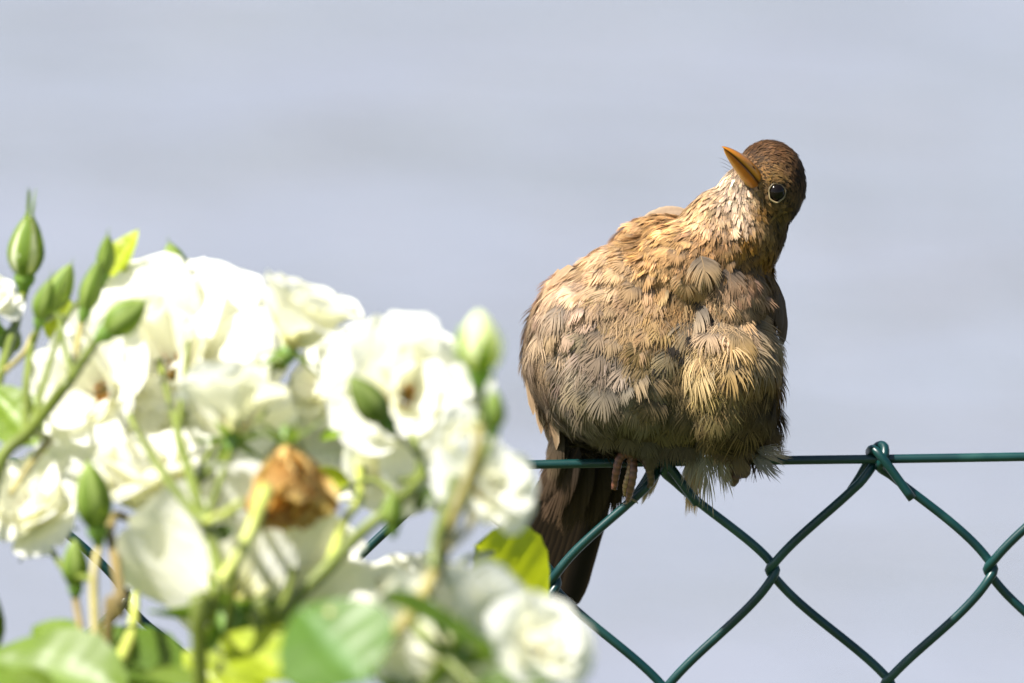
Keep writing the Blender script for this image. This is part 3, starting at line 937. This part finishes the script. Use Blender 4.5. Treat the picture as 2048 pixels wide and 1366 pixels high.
def petal_mesh(kind, seed, brown=False):
    """Petal template of unit length. Local: x outwards, y across, z along the flower axis."""
    r = np.random.default_rng(seed)
    ph0, ph1, wid, curl = {'outer': (50, 92, 0.62, 0.5), 'mid': (28, 72, 0.60, 0.3), 'inner': (14, 42, 0.50, -0.5), 'core': (4, -8, 0.34, -0.25)}[kind]
    nu, nw = 10, 10
    ph0 += r.normal(0, 6); ph1 += r.normal(0, 8)
    if brown:
        ph0 += 12; ph1 -= 42
    k1, k2, a1, a2, pz = r.uniform(2, 4), r.uniform(4, 7), r.uniform(0, 6), r.uniform(0, 6), r.normal(0, .05)
    V, C = [], []
    for i in range(nu + 1):
        f = i / nu
        n_int = 12
        g = (np.arange(n_int) + 0.5) / n_int * f
        ph = np.radians(ph0 + (ph1 - ph0) * g)
        cx, cz = np.sin(ph).sum() * f / n_int, np.cos(ph).sum() * f / n_int
        phf = math.radians(ph0 + (ph1 - ph0) * f)
        nx, nz = math.cos(phf), -math.sin(phf)       # points away from axis/downwards
        hw = wid * (0.22 + 0.95 * f ** 0.75) * max(0.0, 1 - f ** 5.5) ** 0.5 if f < 1 else wid * 0.30
        for j in range(nw + 1):
            v = -1 + 2 * j / nw
            notch = 0.06 * math.exp(-(v / 0.25) ** 2) * f ** 6 - 0.05 * (1 - v * v) * f ** 5
            y = hw * v
            cup = (0.42 if kind != 'outer' else 0.24) * y * y / 0.5
            ruf = (0.034 * math.sin(k1 * v * 2 + a1) + 0.014 * math.sin(k2 * v * 2 + a2)) * f ** 2.5
            lip = curl * 0.13 * max(0, f - 0.75) / 0.25 * (0.6 + 0.4 * abs(v))
            if brown:
                ruf = ruf * 3.0 + 0.08 * math.sin(8 * f + 5 * v + a2) + 0.06 * math.sin(15 * v + a1) * f
            off = -cup + ruf + lip
            V.append((cx + nx * off - notch * math.sin(phf), y + 0.02 * math.sin(5 * f + a1), cz + nz * off - notch * math.cos(phf)))
            if brown:
                q = 0.5 + 0.5 * math.sin(4 * v + 5 * f + a1)
                c = np.array((.86, .66, .28)) * q + np.array((.52, .28, .08)) * (1 - q)
            else:
                e = max(0, 1 - f / 0.32)
                c = np.array((.93, .93, .90)) * (1 - e) + np.array((.80, .80, .46)) * e
            C.append(c)
    F = np.array([[i * (nw + 1) + j, i * (nw + 1) + j + 1, (i + 1) * (nw + 1) + j + 1, (i + 1) * (nw + 1) + j] for i in range(nu) for j in range(nw)])
    me = mesh_np('petal', V, F, np.array(C))
    me.materials.append(M_petal)
    return me


PET = {k: [petal_mesh(k, 10 * i + n, False) for i in range(5)] for n, k in enumerate(('outer', 'mid', 'inner', 'core'))}
PETB = {k: [petal_mesh(k, 10 * i + n + 500, True) for i in range(3)] for n, k in enumerate(('outer', 'mid', 'inner'))}


def sepal_mesh(seed, L=1.0, wid=0.22, flare=0.0):
    r = np.random.default_rng(seed)
    V, C = [], []
    nu, nw = 10, 4
    for i in range(nu + 1):
        f = i / nu
        hw = wid * L * math.sin(math.pi * min(1, 0.22 + 0.5 * f)) * (1 - f ** 1.3) ** 0.9 + 0.012 * (1 - f)
        for j in range(nw + 1):
            v = -1 + 2 * j / nw
            V.append((f * L, hw * v, -0.10 * v * v * L * 0.5 + 0.03 * math.sin(f * 4 + seed) + flare * f * f))
            e = abs(v) ** 2
            C.append(np.array((.085, .17, .03)) * (1 - e) + np.array((.26, .34, .10)) * e)
    F = np.array([[i * 5 + j, i * 5 + j + 1, (i + 1) * 5 + j + 1, (i + 1) * 5 + j] for i in range(nu) for j in range(nw)])
    me = mesh_np('sepal', V, F, np.array(C)); me.materials.append(M_sepal)
    return me


SEP = [sepal_mesh(s, 1.0, 0.19, 0.12) for s in range(3)]


def view_axes(ax3):
    """World axis from (right, up, towards viewer)."""
    v = ax3[0] * RGT + ax3[1] * UPV - ax3[2] * FWD
    return Vector(v / np.linalg.norm(v))


# receptacle: green hip with a tuft of stamens
def hip_mesh(stamens, seed):
    r = np.random.default_rng(seed)
    prof = [(0.0, -.30), (.035, -.29), (.05, -.24), (.095, -.18), (.12, -.11), (.115, -.04), (.09, .0), (.10, .02), (0.0, .05)]
    ns = 12
    V, C, F = [], [], []
    for (rr, zz) in prof:
        for k in range(ns):
            V.append((rr * math.cos(2 * math.pi * k / ns), rr * math.sin(2 * math.pi * k / ns), zz))
            C.append((.13, .22, .05) if zz < 0.0 else (.45, .40, .10))
    F = [(i * ns + k, i * ns + (k + 1) % ns, (i + 1) * ns + (k + 1) % ns, (i + 1) * ns + k) for i in range(len(prof) - 1) for k in range(ns)]
    if stamens:
        for q in range(46):
            an, rr = r.uniform(0, 6.28), r.uniform(.02, .09)
            d = np.array([math.cos(an), math.sin(an), 0])
            p0 = d * rr + np.array([0, 0, .02]); p1 = d * (rr + r.uniform(.02, .12)) + np.array([0, 0, r.uniform(.13, .24)])
            Vt, Ft = tube([p0, (p0 + p1) / 2 + d * .01, p1, p1 + (p1 - p0) * .12], (.005, .005, .016, .010), 5)
            o = len(V)
            V += [tuple(v) for v in Vt]; F += [tuple(o + a for a in f) for f in Ft]
            C += [(.70, .50, .12)] * 10 + [(.62, .30, .05)] * 10
    me = mesh_np('rose_bloom', np.array(V), F, np.array(C)); me.materials.append(M_stem)
    return me


HIPS = [hip_mesh(True, 1), hip_mesh(True, 2)]
bloom_n = [0]


def bloom(px, py, y, rad, axis, full=2, spin=0.0, brown=False, openness=1.0, label=None, shift=0.35):
    r = np.random.default_rng(300 + bloom_n[0]); bloom_n[0] += 1
    p = at(px, py, y)
    sc = 1.22 * rad * S * (1 + y * YS / D0)
    axv = view_axes(axis)
    rot = axv.to_track_quat('Z', 'Y').to_matrix().to_4x4()
    cpos = Vector(p) - axv * (sc * shift)
    hub = bpy.data.objects.new('withered_bloom' if brown else 'rose_bloom', HIPS[bloom_n[0] % 2])
    COL.objects.link(hub)
    hub.parent = bush
    hub.matrix_local = Matrix.Translation(cpos - Vector(RL)) @ rot @ Matrix.Rotation(spin, 4, 'Z') @ Matrix.Scale(sc, 4)
    if label: hub['label'] = label
    src = PETB if brown else PET
    rings = [('outer', 5, 1.0, 0.0), ('mid', 5, .92, .6)]
    if full >= 2: rings.append(('inner', 5, .72, .2))
    if full >= 3: rings += [('mid', 4, .80, 1.1)]
    if full >= 4: rings.append(('core', 4, .55, .5))
    for (kind, n, s0, a0) in rings:
        if brown and kind == 'core': continue
        for q in range(n):
            me = src[kind][int(r.integers(len(src[kind])))]
            o = bpy.data.objects.new('petal', me); COL.objects.link(o); o.parent = hub
            an = a0 + q * 2 * math.pi / n + r.normal(0, .16)
            tilt = r.normal(0, .34 if brown else .12) + (1 - openness) * -0.7
            ss = s0 * (r.uniform(.62, 1.15) if brown else r.uniform(.88, 1.1))
            o.matrix_local = Matrix.Rotation(an, 4, 'Z') @ Matrix.Rotation(tilt, 4, 'Y') @ Matrix.Rotation(r.normal(0, .12), 4, 'X') @ Matrix.Translation((0.03, 0, 0)) @ Matrix.Scale(ss, 4)
    for q in range(5):
        o = bpy.data.objects.new('sepal', SEP[q % 3]); COL.objects.link(o); o.parent = hub
        o.matrix_local = Matrix.Translation((0, 0, -.03)) @ Matrix.Rotation(q * 2 * math.pi / 5 + r.normal(0, .1), 4, 'Z') @ Matrix.Rotation(r.uniform(.2, .8), 4, 'Y') @ Matrix.Translation((.07, 0, 0)) @ Matrix.Scale(.52, 4)
    return np.array(cpos - axv * (sc * .29))        # foot of the hip, where the stalk joins


STEMC = {'g': (.135, .17, .026), 'l': (.42, .46, .10), 'r': (.20, .15, .055), 'd': (.12, .16, .03), 'p': (.36, .31, .11)}


def stem(pts, w0, w1, c, name='stem'):
    """pts: list of (px,py,y) or world np arrays; widths are radii in photo pixels."""
    Wp = []
    for p in pts:
        if isinstance(p, np.ndarray): Wp.append(p)
        else: Wp.append(at(*p))
    P = catmull(np.array(Wp), 6)
    n = len(P)
    r = np.random.default_rng(int(abs(P[0][0]) * 1e5) % 9999)
    P = P + np.cumsum(r.normal(0, 0.00006, P.shape), 0) * np.linspace(0, 1, n)[:, None] * (1 - np.linspace(0, 1, n))[:, None]
    R = np.linspace(w0, w1, n) * 1.18 * S * (1 + 0.05 * np.sin(np.arange(n) * 1.3))
    V, F = tube(P - RL, R, 9)
    c = np.array(STEMC[c] if isinstance(c, str) else c)
    cc = np.repeat(c[None] * (1 + 0.15 * np.sin(np.arange(n) * 0.9 + n))[:, None], 9, 0)
    return link(name, mesh_np(name, V, F, cc), M_stem, bush)


def ground_cane(pts, gx, w0, w1, c='d'):
    """Cane that comes up from the soil and ends in the given points."""
    p = at(*pts[0])
    root = np.array([gx, (-0.26 + 0.03 * math.sin(gx * 50)) * YS, -0.01])
    mid = root * 0.45 + p * 0.55 + np.array([0.01, 0.0, 0])
    return stem([root, root * 0.8 + mid * 0.2 + np.array([0, 0, .05]), mid] + [np.array(at(*q)) for q in pts], w0, w1, c, 'cane')


# ---- blooms: pixel, depth plane y, radius px, axis (right, up, towards viewer)
stalk = {}
stalk['a1'] = bloom(345, 715, -.165, 205, (-.15, .55, .80), 3, .3)
stalk['a2'] = bloom(195, 775, -.175, 130, (-.45, .25, .85), 2, 1.0)
stalk['a3'] = bloom(420, 650, -.150, 120, (.15, .8, .5), 3, 2.0)
stalk['r2'] = bloom(605, 622, -.19, 132, (.30, .90, .02), 3, .8, openness=.72, shift=.45)
stalk['r3'] = bloom(812, 780, -.225, 150, (.10, .35, .92), 2, .1)
stalk['r5'] = bloom(640, 775, -.16, 88, (-.55, .45, .6), 2, .7)
stalk['r4'] = bloom(468, 815, -.215, 120, (.05, .78, -.52), 2, .2, openness=.55, shift=.45)
stalk['r6'] = bloom(290, 960, -.20, 150, (-.1, .85, .35), 3, .9, openness=.8)
stalk['r7'] = bloom(52, 1012, -.19, 122, (-.35, .6, .65), 3, .5)
stalk['r8'] = bloom(475, 1150, -.235, 232, (.10, .60, -.75), 3, 1.5, openness=.78, shift=.35)
stalk['r10'] = bloom(655, 965, -.17, 70, (.2, .6, .6), 2, .3)
stalk['r11'] = bloom(790, 930, -.20, 100, (.1, -.35, .8), 2, 1.6, openness=.8)
stalk['r12'] = bloom(975, 970, -.29, 96, (.4, .35, .7), 2, .4)
stalk['r13'] = bloom(805, 1170, -.20, 112, (-.05, .92, .25), 3, .2)
stalk['r14'] = bloom(895, 1285, -.33, 160, (-.15, .35, -.8), 3, .5, openness=.85)
stalk['r15'] = bloom(1078, 1290, -.36, 98, (.35, .45, .75), 2, .9)
stalk['r16'] = bloom(-20, 595, -.14, 60, (.3, .7, .5), 3, .1)
stalk['r17'] = bloom(430, 1320, -.22, 45, (.1, .7, .6), 2, .1)
stalk['r18'] = bloom(930, 890, -.25, 70, (.2, .1, .9), 2, .1)
for q, (fx, fy, fyy, fr, fax) in enumerate([
        (520, 655, -.14, 85, (.1, .6, .7)), (690, 850, -.15, 82, (-.2, .5, .8)), (575, 905, -.15, 62, (0, .5, .8)), (880, 905, -.20, 90, (.2, .3, .9)),
        (410, 900, -.15, 105, (-.1, .5, .8)), (125, 850, -.15, 66, (-.4, .4, .8)), (745, 1235, -.26, 62, (-.2, .6, .7)), (985, 1225, -.30, 62, (.1, .7, .6)), (720, 720, -.17, 92, (-.1, .75, .6)),
        (300, 590, -.14, 85, (0, .8, .5)), (610, 1130, -.19, 105, (.1, .5, .8)), (330, 1110, -.20, 85, (-.2, .5, .8)), (560, 1215, -.22, 80, (0, .6, .7))]):
    stalk['f%d' % q] = bloom(fx, fy, fyy, fr, fax, 2, q * .7)
stalk['w'] = bloom(580, 950, -.25, 128, (.10, -.93, .22), 2, .2, brown=True, openness=.42, label='withered brown rose bloom with curled petals')


# ---- buds
def bud(tip, base, y, wid, white=0.0, sep_len=1.25, flare=0.0, col=1.0):
    """Closed bud: bulb body, five sepals wrapping it, hip under it."""
    T, B = at(*tip, y), at(*base, y)
    ln = np.linalg.norm(T - B)
    z = (T - B) / ln
    r = np.random.default_rng(int(tip[0] * 7 + tip[1]))
    ref = np.array([0, 1.0, 0]); x = np.cross(ref, z); x /= np.linalg.norm(x); yv = np.cross(z, x)
    W_ = wid * S * (1 + y * YS / D0)
    prof = [(0, 0), (.30, .0), (.34, .06), (.55, .14), (.60, .20), (.50, .25), (.72, .31), (.95, .42), (1.0, .52), (.92, .64), (.70, .78), (.42, .90), (.14, .985), (0, 1.0)]
    ns = 16
    V, C = [], []
    for (rr, zz) in prof:
        for k in range(ns):
            an = 2 * math.pi * k / ns
            sw = an + zz * 2.0
            q = 1 + 0.05 * math.sin(5 * sw)
            V.append(B + z * (zz * ln) + (x * math.cos(an) + yv * math.sin(an)) * rr * W_ * q)
            g = np.array((.20, .33, .065)) if zz < 0.28 else np.array((.34, .44, .12)) * (1 - white) + np.array((.84, .84, .74)) * white
            C.append(g * col)
    F = [(i * ns + k, i * ns + (k + 1) % ns, (i + 1) * ns + (k + 1) % ns, (i + 1) * ns + k) for i in range(len(prof) - 1) for k in range(ns)]
    hub = link('rose_bud', mesh_np('rose_bud', np.array(V) - RL, F, np.array(C)), M_sepal, bush)
    a0 = r.uniform(0, 6)
    nu, nw = 14, 4
    for s_ in range(5):
        Vs, Cs = [], []
        sl = sep_len * r.uniform(.85, 1.1)
        fa = flare * r.uniform(.3, 1.3)
        for i in range(nu + 1):
            f = i / nu
            zz = .24 + (sl - .24) * f
            rad_p = np.interp(min(zz, 1.0), [p[1] for p in prof[4:]], [p[0] for p in prof[4:]])
            rad_p = max(rad_p, 0.05) + 0.05 + fa * max(0, f - .35) ** 1.5
            half = 0.78 * (1 - f) ** 0.7 * min(1, .5 + 1.6 * f) + .015
            for j in range(nw + 1):
                v = -1 + 2 * j / nw
                an = a0 + s_ * 2 * math.pi / 5 + v * half * min(1.0, 0.9 / max(rad_p, .25) * .75)
                rp = rad_p * W_ * (1 + 0.03 * (s_ % 2))
                Vs.append(B + z * (zz * ln) + (x * math.cos(an) + yv * math.sin(an)) * rp)
                e = abs(v) ** 3
                Cs.append((np.array((.15, .24, .030)) * (1 - e) + np.array((.27, .36, .07)) * e) * col)
        Fs = np.array([[i * 5 + j, i * 5 + j + 1, (i + 1) * 5 + j + 1, (i + 1) * 5 + j] for i in range(nu) for j in range(nw)])
        link('sepal', mesh_np('sepal', np.array(Vs) - RL, Fs, np.array(Cs)), M_sepal, hub)
    return B


bb = {}
bb[1] = bud((58, 432), (46, 585), -.13, 36, white=.6, sep_len=1.45, flare=.45)
bb[2] = bud((142, 528), (92, 640), -.15, 26, sep_len=1.15)
bb[3] = bud((100, 560), (74, 660), -.16, 22, sep_len=1.2)
bb[4] = bud((200, 520), (162, 648), -.17, 22, sep_len=1.55)
bb[5] = bud((292, 600), (192, 682), -.21, 33, sep_len=1.05, flare=.1)
bb[6] = bud((176, 922), (198, 1092), -.23, 36, sep_len=1.05)
bb[7] = bud((149, 1078), (151, 1198), -.22, 26, sep_len=1.12)
bb[8] = bud((286, 1078), (272, 1184), -.22, 24, sep_len=1.12)
bb[9] = bud((958, 622), (958, 780), -.35, 45, white=.5, sep_len=.86, flare=.4, col=1.25)
bb[10] = bud((990, 780), (984, 880), -.31, 24, sep_len=1.05)
bb[11] = bud((700, 752), (790, 868), -.27, 33, sep_len=1.05, col=.7)
bb[12] = bud((338, 486), (362, 570), -.15, 24, sep_len=1.15)
bb[13] = bud((216, 470), (206, 570), -.155, 18, sep_len=1.1)
bb[14] = bud((30, 650), (10, 720), -.14, 22, sep_len=1.1)
bb[15] = bud((783, 985), (786, 1075), -.27, 22, sep_len=1.2, flare=.3)

# ---- stems
Y1 = -.29
ground_cane([(400, 1380, Y1), (418, 1240, Y1), (440, 1168, Y1)], -0.10, 16, 12, 'g')
stem([(440, 1170, Y1), (427, 1090, Y1 + .01), (405, 1030, Y1 + .02), (375, 930, Y1 + .04), (355, 862, Y1 + .06), stalk['a1']], 11, 7, 'g')
stem([(408, 1045, Y1 + .01), (350, 980, Y1 + .03), (292, 892, Y1 + .07), stalk['a2']], 8, 5, 'g')
stem([(412, 1040, Y1 + .01), (436, 980, Y1 + .03), stalk['r4']], 8, 6, 'g')
stem([(412, 1044, Y1 + .01), (448, 1030, Y1), (482, 1008, Y1 - .01)], 7, 8, 'l')
stem([(440, 1168, Y1), (485, 1095, Y1 + .005), (515, 1030, Y1 + .01), (532, 978, Y1 + .02)], 9, 12, 'l')
stem([(445, 1160, Y1), (470, 1120, Y1 + .02), stalk['r8']], 7, 6, 'g')
ground_cane([(520, 1390, -.28), (560, 1240, -.28), (650, 1140, -.275), (720, 1068, -.27), (800, 1000, -.265), (852, 950, -.25)], -0.07, 15, 9, 'g')
stem([(660, 1130, -.275), (690, 1040, -.25), (722, 978, -.22), stalk['r5']], 9, 6, 'l')
stem([(560, 1240, -.28), (600, 1080, -.225), (610, 940, -.22), (592, 885, -.24), stalk['w']], 8, 6, 'g')
for q, pts_ in enumerate([(392, 960, -.25), (720, 1000, -.24), (590, 1000, -.225), (852, 950, -.25), (390, 960, -.25), (60, 862, -.205), (740, 1312, -.355), (880, 1150, -.335), (722, 978, -.22), (355, 862, -.23), (600, 1190, -.278), (420, 1230, -.29), (540, 1300, -.28)]):
    fk = stalk['f%d' % q]; p_ = at(*pts_)
    stem([pts_, (p_ + fk) / 2 + np.array([0, .01, -.004]), fk], 6, 5, 'g')
stem([(800, 1000, -.265), (786, 1040, -.268), bb[15]], 6, 5, 'g')
stem([(852, 950, -.25), (830, 900, -.25), bb[11]], 6, 5, 'd')
stem([(840, 965, -.25), (835, 900, -.245), stalk['r3']], 7, 5, 'g')
stem([(800, 1000, -.265), (740, 960, -.23), stalk['r10']], 6, 5, 'g')
ground_cane([(-40, 1380, -.22), (-30, 1100, -.21), (0, 925, -.205), (60, 862, -.205), (140, 760, -.21)], -0.19, 15, 10, 'g')
stem([(140, 760, -.21), (170, 715, -.21), bb[5]], 9, 7, 'g')
stem([(142, 758, -.21), (152, 710, -.19), bb[4]], 6, 5, 'p')
stem([(142, 740, -.21), (125, 680, -.19), (118, 630, -.17), bb[2]], 5, 4, 'g')
stem([(50, 880, -.205), (52, 780, -.18), (62, 700, -.16), bb[3]], 7, 6, 'g')
stem([(0, 750, -.17), (28, 660, -.14), bb[1]], 8, 8, 'g')
stem([(-40, 1100, -.21), (-20, 850, -.18), (0, 750, -.17)], 9, 8, 'g')
stem([(0, 750, -.17), (4, 735, -.15), bb[14]], 6, 5, 'g')
stem([(0, 750, -.17), (45, 710, -.16), (65, 670, -.155)], 5, 4, 'p')
stem([(60, 862, -.205), (130, 640, -.17), (180, 600, -.155), bb[13]], 5, 4, 'g')
stem([(20, 990, -.21), (60, 930, -.205), (98, 880, -.2)], 5, 7, 'p')
ground_cane([(215, 1390, -.25), (240, 1230, -.25), (232, 1130, -.235), (218, 1062, -.225)], -0.15, 11, 8, 'r')
stem([(218, 1062, -.225), (235, 1030, -.21), stalk['r6']], 8, 6, 'r')
stem([(200, 1390, -.25), (190, 1250, -.24), (188, 1150, -.235), bb[6]], 9, 6, 'p')
stem([(180, 1390, -.25), (165, 1280, -.23), bb[7]], 8, 6, 'r')
stem([(225, 1350, -.25), (255, 1290, -.24), (268, 1240, -.225), bb[8]], 13, 6, 'l')
stem([(188, 1160, -.235), (130, 1140, -.21), stalk['r7']], 6, 5, 'g')
ground_cane([(650, 1400, -.36), (740, 1312, -.355), (820, 1232, -.35), (880, 1120, -.33), (905, 1040, -.325), (950, 930, -.33), (962, 850, -.33)], -0.05, 16, 9, 'p')
stem([(962, 850, -.33), (960, 810, -.33), bb[9]], 9, 8, 'g')
stem([(930, 990, -.325), (962, 930, -.315), bb[10]], 7, 6, 'g')
stem([(868, 1140, -.335), (872, 1080, -.33), (890, 1020, -.32), (915, 930, -.28), stalk['r18']], 9, 6, 'g')
stem([(890, 1100, -.33), (940, 1050, -.31), stalk['r12']], 8, 6, 'p')
stem([(820, 1232, -.35), (850, 1210, -.35), stalk['r14']], 8, 6, 'g')
stem([(740, 1312, -.355), (780, 1240, -.28), stalk['r13']], 8, 6, 'g')
stem([(820, 1240, -.35), (980, 1400, -.37), (1060, 1380, -.37), stalk['r15']], 8, 6, 'g')
stem([(860, 1190, -.34), (930, 1120, -.27), (985, 1105, -.16)], 7, 4, 'g')
stem([(440, 1330, -.29), (435, 1350, -.26), stalk['r17']], 6, 5, 'g')
stem([(355, 870, -.23), (400, 760, -.17), stalk['a3']], 6, 5, 'g')
stem([(392, 970, -.25), (520, 840, -.20), (540, 740, -.195), stalk['r2']], 6, 6, 'g')
stem([(840, 950, -.25), (800, 960, -.23), stalk['r11']], 6, 5, 'g')
stem([(-40, 1000, -.21), (-60, 700, -.16), stalk['r16']], 6, 5, 'g')
stem([(355, 870, -.23), (380, 640, -.16), bb[12]], 5, 4, 'g')


# ---- leaves
def leaf_mesh(seed):
    r = np.random.default_rng(seed)
    nu, nw = 14, 8
    V, C = [], []
    a1 = r.uniform(0, 6)
    for i in range(nu + 1):
        f = i / nu
        hw = 0.31 * math.sin(math.pi * f ** 0.82) ** 0.8 * (1.0 - 0.12 * f) if 0 < f < 1 else 0.004
        for j in range(nw + 1):
            v = -1 + 2 * j / nw
            ser = 1 + (0.025 if i % 2 else -0.02) * (abs(v) > .95)
            y = hw * v * ser
            z = 0.20 * abs(y) - 0.16 * f * f + 0.02 * math.sin(8 * f + a1) * abs(v) - 0.03 * (1 if abs(v) < .01 else 0)
            z += 0.012 * math.cos(f * 30) * (abs(v) > .2) * (abs(v) < .8)
            V.append((f - 0.0, y, z))
            vein = 0.9 if abs(v) < .01 else 0
            C.append(np.array((.115, .180, .022)) * (1 - vein) + np.array((.17, .25, .07)) * vein)
    F = np.array([[i * (nw + 1) + j, i * (nw + 1) + j + 1, (i + 1) * (nw + 1) + j + 1, (i + 1) * (nw + 1) + j] for i in range(nu) for j in range(nw)])
    return np.array(V), F, np.array(C)


LEAFT = [leaf_mesh(s) for s in range(4)]
leaf_n = [0]


def leaf(base, tip, y0_, y1_, aspect, nrm, tint=(1, 1, 1)):
    V, F, Cc = LEAFT[leaf_n[0] % 4]
    leaf_n[0] += 1
    B, T = at(*base, y0_), at(*tip, y1_)
    x = T - B; ln = np.linalg.norm(x); x /= ln
    n = np.array(view_axes(nrm)); n -= x * np.dot(n, x); n /= np.linalg.norm(n)
    yv = np.cross(n, x)
    Wv = B + ln * (V[:, 0:1] * x + V[:, 1:2] * aspect * yv + V[:, 2:3] * n)
    return link('leaf', mesh_np('leaf', Wv - RL, F, np.clip(Cc * np.array(tint), 0, .8)), M_leaf, bush)


YG, PALE, DK = (3.0, 2.35, 1.0), (1.6, 1.5, 2.2), (.62, .68, .7)
LEAVES = [
    ((215, 570), (262, 456), -.15, -.15, 1.0, (-.6, .25, .75), YG), ((950, 1090), (1120, 1218), -.13, -.12, 1.35, (-.45, .5, .75), YG),
    ((735, 1366), (590, 1190), -.38, -.36, 1.5, (-.35, .75, .6), (.9, 1.15, 1.3)), ((760, 1190), (1040, 1305), -.36, -.36, .42, (.2, .8, .5), (.9, 1.0, .9)),
    ((250, 1400), (-60, 1270), -.27, -.25, 1.0, (-.2, .75, .65), (1.3, 1.3, 1.1)), ((330, 1370), (200, 1215), -.25, -.23, 1.2, (.3, .6, .7), (.85, .95, .8)),
    ((75, 890), (-30, 760), -.19, -.18, 1.1, (-.3, .6, .7), (1.4, 1.4, .9)), ((60, 950), (185, 880), -.17, -.16, .9, (.2, .6, .7), YG), ((180, 860), (60, 960), -.16, -.16, .8, (.2, .6, .7), YG),
    ((830, 1400), (770, 1250), -.33, -.31, 1.1, (.2, .5, .8), DK), ((590, 1366), (440, 1240), -.30, -.28, .9, (-.1, .7, .7), YG), ((400, 1370), (290, 1335), -.29, -.29, 1.0, (0, .8, .6), (1.5, 1.4, 1.4)),
    ((545, 1400), (430, 1340), -.30, -.30, 1.0, (0, .7, .7), YG), ((-30, 1330), (8, 1190), -.20, -.2, .6, (.7, .4, .6), DK), ((940, 1400), (1110, 1340), -.37, -.37, .9, (.2, .6, .7), (.8, .9, .8)),
    ((830, 1020), (880, 960), -.26, -.26, .8, (.1, .5, .8), DK), ((100, 680), (140, 600), -.14, -.14, 1.1, (.3, .5, .8), YG), ((470, 1060), (400, 1075), -.26, -.26, 1.0, (0, .4, .8), DK),
    ((470, 770), (560, 720), -.17, -.17, .9, (.2, .5, .8), (1, 1, .8)), ((640, 880), (720, 840), -.20, -.2, .5, (.2, .5, .8), (1.6, 1.6, .8)), ((270, 620), (215, 650), -.18, -.18, .9, (0, .5, .8), YG),
    ((120, 1400), (20, 1330), -.29, -.29, 1.1, (-.1, .8, .6), (1.6, 1.5, 1.6)), ((700, 980), (640, 930), -.19, -.19, .9, (.1, .5, .8), YG), ((-40, 640), (30, 700), -.13, -.13, .9, (.2, .5, .8), (.9, 1.1, 1.1)),
    ((330, 1400), (250, 1262), -.24, -.22, 1.0, (-.4, .6, .7), (1.2, 1.2, .9)), ((470, 1400), (360, 1290), -.26, -.25, .9, (-.4, .6, .7), YG), ((500, 1300), (590, 1215), -.26, -.25, .9, (-.4, .6, .7), YG),
    ((150, 1290), (60, 1240), -.24, -.23, 1.1, (-.3, .7, .6), (1.4, 1.4, .9)), ((230, 1330), (130, 1270), -.24, -.23, 1.1, (-.3, .6, .7), (1.1, 1.2, .8)), ((790, 1300), (850, 1366), -.3, -.3, .9, (-.3, .6, .7), (1, 1.1, .8)),
    ((700, 1300), (760, 1210), -.29, -.29, .8, (-.4, .5, .7), YG), ((60, 820), (120, 770), -.17, -.17, .9, (-.4, .5, .7), YG), ((905, 1130), (840, 1180), -.3, -.3, .7, (-.4, .5, .7), YG),
    ((660, 1400), (560, 1330), -.31, -.31, 1.0, (0, .8, .6), (1.2, 1.2, .9)), ((1080, 1420), (1180, 1370), -.34, -.34, .8, (.1, .8, .5), (1, 1.1, 1)),
]
for (b0, t0, ya, yb, asp, nr, ti_) in LEAVES:
    leaf(b0, t0, ya, yb, asp, nr, ti_)
